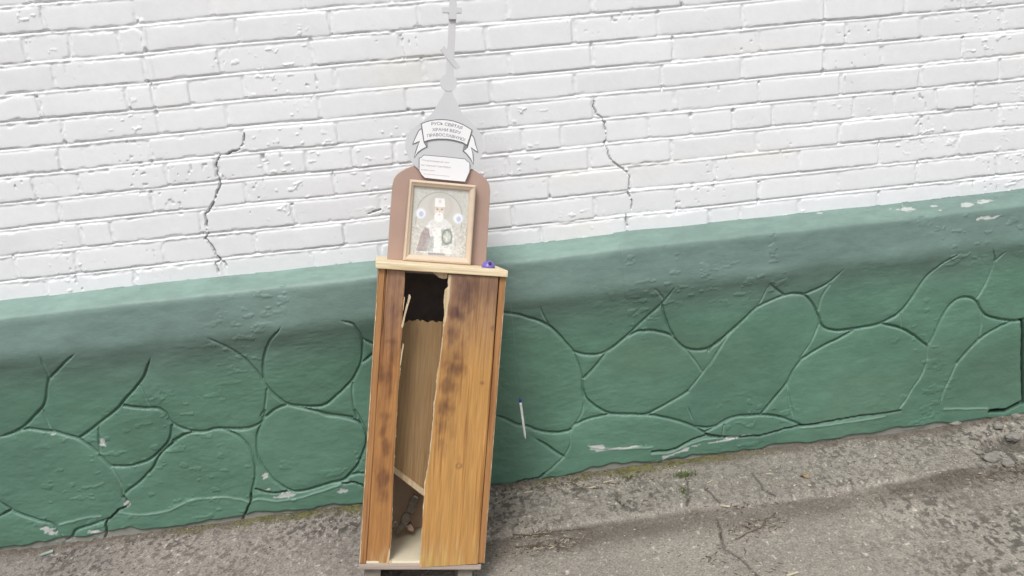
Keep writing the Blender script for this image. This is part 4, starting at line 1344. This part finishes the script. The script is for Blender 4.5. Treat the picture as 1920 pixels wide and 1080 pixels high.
# ------------------------------------------------------------------ purple pen stand and its hanging pen
M_PURPLE = plain('purple_plastic', (0.16, 0.115, 0.42), 0.32, var=0.06, bstr=0.02, spec=0.5)
M_PURPLE_D = plain('dark_purple_socket', (0.03, 0.025, 0.10), 0.4)
stand = local_empty('pen_stand')
tag(stand, 'small purple plastic pen stand on the corner of the box top', 'pen stand')
ds_ = 0.06
pc = uv(916, 494, ds_)
V, Fc = [], []
R0, prof_s = 0.0185, [(1.0, 0.0), (1.0, .003), (.93, .007), (.78, .0125), (.55, .0165), (.30, .0185), (0.0, .019)]
sg = 28
for r_, z_ in prof_s[:-1]:
    V += [(pc[0] + R0 * r_ * math.cos(2 * math.pi * k / sg), ds_ + R0 * r_ * math.sin(2 * math.pi * k / sg), VT + z_) for k in range(sg)]
V.append((pc[0], ds_, VT + .019))
for a in range(len(prof_s) - 2):
    Fc += [(a * sg + k, a * sg + (k + 1) % sg, (a + 1) * sg + (k + 1) % sg, (a + 1) * sg + k) for k in range(sg)]
a = (len(prof_s) - 2) * sg
Fc += [(a + k, a + (k + 1) % sg, len(V) - 1) for k in range(sg)]
Fc.append(tuple(range(sg))[::-1])
py_mesh('dome_base', V, Fc, M_PURPLE, stand, smooth=True)
tube('pen_socket', [(pc[0] + .001, ds_ - .011, VT + .0095), (pc[0] + .0015, ds_ - .017, VT + .0135)], .0042, M_PURPLE_D, stand, seg=14)

pen = empty('ballpoint_pen')
tag(pen, 'clear ballpoint pen with blue end hanging on a thin cord beside the box', 'pen')
mI = MB.inverted()
Pa = Vector(world(pc[0] + R0 * .7, ds_ - .004, VT + .0085))
eu = tr[0] + .0012
Pb = Vector(world(eu, 0.012, VT + .0014))
dpt = (Pb - Vector(CAM)).dot(Vector(CF))
def at_depth(px, py, y):                       # a point at world depth y
    return Vector(hit(px, py, (0, y, 0), np.array([0, 1.0, 0])))
Pt = at_depth(975.5, 750, Pb.y - .004)
Pe = at_depth(985.4, 824, Pb.y - .006)
M_CORD = plain('pale_blue_cord', (0.13, 0.19, 0.20), 0.6)
M_BLUE = plain('blue_pen_plastic', (0.022, 0.030, 0.17), 0.3, bstr=0)
mc, ntc, bc_ = new_mat('clear_plastic')
bc_.inputs['Base Color'].default_value = (0.82, 0.84, 0.82, 1)
bc_.inputs['Roughness'].default_value = 0.18
bc_.inputs['Transmission Weight'].default_value = 0.55
bc_.inputs['IOR'].default_value = 1.3
ax = (Pe - Pt).normalized()
tube('barrel', [Pt + ax * .004, Pt + ax * .012, Pt + (Pe - Pt) * .82, Pt + (Pe - Pt) * .9, Pe - ax * .004, Pe], .0036, mc, pen, 14, [1, 1, 1, .85, .35, .12])
tube('ink_tube', [Pt + ax * .012, Pe - ax * .012], .0011, M_PAPER, pen, 8)
tube('end_cap', [Pt - ax * .004, Pt - ax * .003, Pt + ax * .006, Pt + ax * .0065], .0041, M_BLUE, pen, 14, [.75, 1, 1, .9])
mid = (Pa + Pb) / 2
tube('cord', [Pa, mid + Vector((0, 0, .0005)), Pb, Pb + (Pt - Pb) * .04, Pb + (Pt - Pb) * .5, Pt - ax * .003], .0004, M_CORD, pen, 6)

# ================================================================== SMALL THINGS ON THE GROUND
M_STRAW = plain('pale_straw', (0.50, 0.44, 0.33), 0.8, var=0.2, nscale=80)
M_FLAKE = plain('green_plaster_flake', (0.30, 0.38, 0.33), 0.8, var=0.15)
M_TWIG = plain('dry_twig_bark', (0.13, 0.095, 0.065), 0.9, var=0.3, nscale=80)
M_LEAF = plain('dry_leaf', (0.30, 0.22, 0.13), 0.8, var=0.3, nscale=60)
M_GRASS = plain('grass_blade', (0.085, 0.13, 0.028), 0.6, var=0.35, nscale=90)
M_MOSS = plain('moss', (0.135, 0.132, 0.045), 0.9, var=0.6, nscale=60)


def lie(px, py, dz=0.002):
    p = ground_pt(px, py)
    for _ in range(3):
        z = gheight(p[0], p[1]) + dz
        p = hit(px, py, (0, 0, z), np.array([0, 0, 1.0]))
    return Vector((p[0], p[1], gheight(p[0], p[1]) + dz))


def chip_obj(px0, py0, px1, py1, wd, mat, name, label, cat, group):
    a, b = lie(px0, py0), lie(px1, py1)
    t = (b - a)
    s = Vector((-t.y, t.x, 0)).normalized() * wd / 2
    up = Vector((0, 0, wd * .45))
    V = [a - s, a + s * .7, b + s, b - s * .6]
    V = V + [v + up * random.uniform(.8, 1.2) for v in V]
    o = py_mesh(name, V, [(3, 2, 1, 0), (4, 5, 6, 7), (0, 1, 5, 4), (1, 2, 6, 5), (2, 3, 7, 6), (3, 0, 4, 7)], mat, None, bevel=wd * .12)
    return tag(o, label, cat, group)


for q in ((1350, 948, 1369, 945, .008), (1103, 916, 1117, 913, .007), (1131, 904, 1145, 902, .006), (1143, 909, 1153, 911, .005), (1326, 906, 1336, 901, .004), (1030, 1029, 1040, 1025, .005), (983, 924, 999, 922, .008),
          (1475, 1080, 1497, 1074, .008), (927, 945, 940, 939, .004), (1027, 1058, 1036, 1052, .003), (1078, 935, 1084, 936, .005), (1436, 889, 1449, 890, .006), (76, 1042, 100, 1035, .012), (1488, 912, 1492, 909, .006),
          (1515, 910, 1521, 911, .006), (1075, 968, 1080, 963, .003)):
    if q[0] == 1350: chip_obj(*q, M_STRAW, 'wood_chip', 'longest pale stick lying on the broken edge of the concrete apron', 'wood chip', None)
    elif q[0] == 76: chip_obj(*q, M_FLAKE, 'plaster_flake', 'flat pale green flake of plaster fallen at the foot of the plinth', 'plaster', None)
    elif q[0] == 983: chip_obj(*q, M_STRAW, 'wood_chip', 'whitish chip lying against the plinth foot right beside the box', 'wood chip', None)
    else: chip_obj(*q, M_STRAW, 'wood_chip', 'small pale wood chip lying loose on the worn pavement', 'wood chip', 'pale chips scattered on the pavement')


def twig(pts, r, label):
    rnd = random.Random(len(pts) + int(pts[0][0]))
    pts = [(pts[k][0] * (1 - t) + pts[k + 1][0] * t + rnd.uniform(-1.8, 1.8), pts[k][1] * (1 - t) + pts[k + 1][1] * t + rnd.uniform(-1.5, 1.5)) for k in range(len(pts) - 1) for t in (0, .5)] + [pts[-1]]
    P3 = [lie(*p, dz=.003) + Vector((0, 0, rnd.uniform(0, .004))) for p in pts]
    e = tube('dry_twig', P3, r * .62, M_TWIG, None, 6, np.linspace(1, .45, len(P3)))
    return tag(e, label, 'twig', 'dry twigs on the pavement')


for pts, r in (([(960, 1003), (1000, 1002), (1030, 1000), (1054, 996)], .0022), ([(1000, 1008), (1025, 1003), (1052, 999)], .0018), ([(965, 1026), (1000, 1025), (1030, 1024), (1060, 1028), (1075, 1035)], .0024),
               ([(990, 1030), (1010, 1022), (1028, 1012)], .0018), ([(1378, 1012), (1400, 1001), (1425, 991), (1455, 962)], .0020), ([(1410, 980), (1436, 974), (1457, 961)], .0016), ([(1385, 986), (1405, 992), (1420, 1000)], .0016),
               ([(1396, 978), (1416, 985), (1418, 996)], .0014), ([(1075, 995), (1092, 993), (1107, 994)], .0018), ([(1040, 1018), (1052, 1030), (1072, 1028)], .0016)):
    twig(pts, r, 'dark dry twig lying on the dirt strip close beside the box' if pts[0][0] < 1200 else 'thin dry twig in the litter next to the long pavement crack')
twig([(1012, 922), (1024, 914), (1040, 909)], .0012, 'pale bent grass stalk lying against the foot of the green plinth')
twig([(1830, 896), (1850, 893), (1880, 880), (1905, 876)], .002, 'long dry twig lying across the rubble near the plinth end')
# dry leaf
pl = lie(1510, 893)
V = [pl + Vector((0.016 * math.cos(t) * (1 + .3 * math.sin(3 * t)), 0.012 * math.sin(t), .004 + .004 * math.sin(2 * t + 1))) for t in np.linspace(0, 2 * math.pi, 15)[:-1]]
V2 = [v + Vector((0, 0, -.0008)) for v in V]
lf = py_mesh('dry_leaf', V + V2, [tuple(range(14)), tuple(range(27, 13, -1))] + [(i, i + 14, (i + 1) % 14 + 14, (i + 1) % 14) for i in range(14)], M_LEAF)
tag(lf, 'curled dry brown leaf lying on the concrete apron', 'leaf')


def blades(center, n, spread, hgt, wd, rnd):
    V, Fc = [], []
    for _ in range(n):
        x = center[0] + rnd.gauss(0, spread[0]); y = center[1] + rnd.gauss(0, spread[1])
        y = min(y, -0.103)
        z = gheight(x, y) - .001
        a = rnd.uniform(0, 2 * math.pi)
        h_ = hgt * rnd.uniform(.5, 1.2)
        lx_, ly_ = math.cos(a), math.sin(a)
        w_ = wd * rnd.uniform(.6, 1.2)
        b_ = rnd.uniform(.2, .9) * h_
        k = len(V)
        V += [(x - ly_ * w_, y + lx_ * w_, z), (x + ly_ * w_, y - lx_ * w_, z), (x + lx_ * b_ * .4 + ly_ * w_ * .8, y + ly_ * b_ * .4 - lx_ * w_ * .8, z + h_ * .6),
              (x + lx_ * b_ * .4 - ly_ * w_ * .8, y + ly_ * b_ * .4 + lx_ * w_ * .8, z + h_ * .6), (x + lx_ * b_, min(y + ly_ * b_, -.102), z + h_)]
        Fc += [(k, k + 1, k + 2, k + 3), (k + 3, k + 2, k + 4)]
    return V, Fc


rnd = random.Random(4)
for (px, py, n, sp, h_, lab_) in ((1283, 893, 90, (.022, .008), .020, 'low green grass tuft growing at the foot of the green plinth'),
                                 (1281, 922, 60, (.005, .016), .012, 'narrow grass tuft growing from a crack in the concrete apron'),
                                 (1180, 895, 50, (.012, .005), .012, 'sparse short grass at the broken plaster edge of the plinth')):
    c = lie(px, py)
    V, Fc = blades(c, n, sp, h_, .0011, rnd)
    tag(py_mesh('grass_tuft', V, Fc, M_GRASS), lab_, 'grass')
V, Fc = [], []
for px, py, n, sx in ((470, 980, 420, .10), (590, 965, 700, .13), (660, 958, 350, .08), (1210, 895, 700, .12), (1290, 890, 700, .09), (1080, 908, 300, .10), (1370, 880, 300, .09), (370, 990, 200, .08)):
    c = lie(px, py)
    for _ in range(n):
        x, y = c[0] + rnd.gauss(0, sx), min(-.102 - abs(rnd.gauss(0, .020)), -.1025)
        if vn(np.array(x * 19.0), np.array(y * 45.0), 13) < .42: continue
        z, s_ = gheight(x, y) - .001, rnd.uniform(.0018, .0045)
        k = len(V)
        for t in range(5):
            th = 2 * math.pi * t / 5 + rnd.random()
            V.append((x + s_ * math.cos(th), y + s_ * math.sin(th), z))
        V.append((x, y, z + s_ * rnd.uniform(.6, 1.1)))
        Fc += [(k + t, k + (t + 1) % 5, k + 5) for t in range(5)]
ms = py_mesh('moss', V, Fc, M_MOSS)
tag(ms, 'yellow green moss creeping along the foot of the plinth', 'moss', kind='stuff')
# loose grit
V, Fc, Cg = [], [], []
base_ = [(-1, -1, -.6), (1, -1, -.6), (1, 1, -.6), (-1, 1, -.6), (-.7, -.6, .6), (.7, -.7, .5), (.6, .7, .6), (-.6, .6, .5)]
fcs = [(0, 1, 5, 4), (1, 2, 6, 5), (2, 3, 7, 6), (3, 0, 4, 7), (4, 5, 6, 7)]
for _ in range(9000):
    x = rnd.uniform(-1.75, 2.15)
    y = -0.11 - abs(rnd.gauss(0, .30))
    if y < -1.0: continue
    if 0 < x < 1.5 and rnd.random() < .35: continue
    s_ = .0007 + .0024 * rnd.random() ** 4
    z = gheight(x, y)
    a = rnd.uniform(0, 6.28)
    k = len(V)
    ca, sa = math.cos(a), math.sin(a)
    kx, ky = rnd.uniform(.7, 1.5), rnd.uniform(.6, 1.1)
    for bx_, by_, bz_ in base_:
        X_, Y_ = bx_ * s_ * kx * rnd.uniform(.8, 1.2), by_ * s_ * ky * rnd.uniform(.8, 1.2)
        V.append((x + X_ * ca - Y_ * sa, y + X_ * sa + Y_ * ca, z + bz_ * s_ * .7))
    g_ = rnd.choice([.06, .09, .12, .16, .22, .3, .42, .55])
    Cg += [(g_, g_ * .95, g_ * .88)] * 8
    Fc += [tuple(k + i_ for i_ in f) for f in fcs]
M_GRIT = vcol_mat('loose_grit', 0.9, (0.85, 1.15), 200, 600, 0.2, 0.001)
gr = np_mesh('grit', V, np.array(Fc), M_GRIT, None, None, np.array(Cg), smooth=False)
tag(gr, 'loose grit and small pebbles scattered over the worn pavement', 'grit', kind='stuff')
# fine dry litter: straw, bark and seed scraps
V, Fc, Cg = [], [], []
for px, py, n, sx, sy in ((1000, 1002, 110, .05, .012), (1020, 1025, 170, .06, .016), (1410, 990, 170, .06, .022), (1030, 910, 150, .10, .008), (1150, 905, 130, .12, .010), (1400, 945, 60, .06, .008), (1050, 985, 60, .3, .05),
                          (560, 985, 60, .3, .03), (120, 1030, 70, .2, .03), (1345, 1040, 60, .05, .03), (1430, 1075, 60, .08, .03), (1700, 860, 120, .25, .05), (1860, 900, 90, .12, .05)):
    c = lie(px, py)
    for _ in range(n):
        x, y = c[0] + rnd.gauss(0, sx), min(c[1] + rnd.gauss(0, sy), -.104)
        a, l_, w_ = rnd.gauss(0, .8), rnd.uniform(.003, .016), rnd.uniform(.0003, .0011)
        z = gheight(x, y) + rnd.uniform(.0004, .003)
        dx_, dy_ = math.cos(a) * l_, math.sin(a) * l_
        tx_, ty_ = -math.sin(a) * w_, math.cos(a) * w_
        z2 = gheight(x + dx_, y + dy_) + rnd.uniform(.0004, .003)
        k = len(V)
        V += [(x - tx_, y - ty_, z), (x + tx_, y + ty_, z), (x + dx_ + tx_, y + dy_ + ty_, z2), (x + dx_ - tx_, y + dy_ - ty_, z2), (x, y, z + w_ * 1.2), (x + dx_, y + dy_, z2 + w_ * 1.2)]
        Fc += [(0 + k, 3 + k, 5 + k, 4 + k), (1 + k, 4 + k, 5 + k, 2 + k), (0 + k, 1 + k, 2 + k, 3 + k)]
        cc = rnd.choice([(.07, .05, .032), (.10, .07, .045), (.16, .12, .08), (.40, .35, .26), (.52, .47, .37), (.05, .04, .03)])
        Cg += [cc] * 6
lt = np_mesh('dry_litter', V, np.array(Fc), M_GRIT, None, None, np.array(Cg), smooth=False)
tag(lt, 'scraps of straw, bark and dry grass strewn over the pavement', 'litter', kind='stuff')
# bigger lumps of broken concrete by the end of the plinth
M_RUB = plain('broken_concrete', (0.24, 0.225, 0.20), 0.95, var=0.25, nscale=60, bstr=.5)
for (px, py, s_) in ((1790, 795, .020), (1872, 800, .016), (1902, 812, .022), (1860, 862, .024), (1890, 872, .018), (1905, 782, .014), (1835, 850, .012), (1780, 835, .011)):
    c = lie(px, py, 0.0)
    V = []
    for a in range(6):
        for b in range(10):
            th, ph = math.pi * (a + .5) / 6, 2 * math.pi * b / 10
            r_ = s_ * (1 + .3 * (rnd.random() - .5)) * .8 / max(abs(math.cos(ph + s_ * 900)), abs(math.sin(ph + s_ * 900)))
            V.append((c[0] + r_ * 1.3 * math.sin(th) ** .6 * math.cos(ph), c[1] + r_ * math.sin(th) ** .6 * math.sin(ph), c[2] + s_ * .30 + s_ * .55 * math.cos(th)))
    Fc = [(a * 10 + b, (a + 1) * 10 + b, (a + 1) * 10 + (b + 1) % 10, a * 10 + (b + 1) % 10) for a in range(5) for b in range(10)]
    Fc += [tuple(range(10)), tuple(range(59, 49, -1))]
    tag(py_mesh('concrete_lump', V, Fc, M_RUB), 'broken lump of grey concrete by the end of the green plinth', 'rubble', 'concrete rubble by the plinth end')
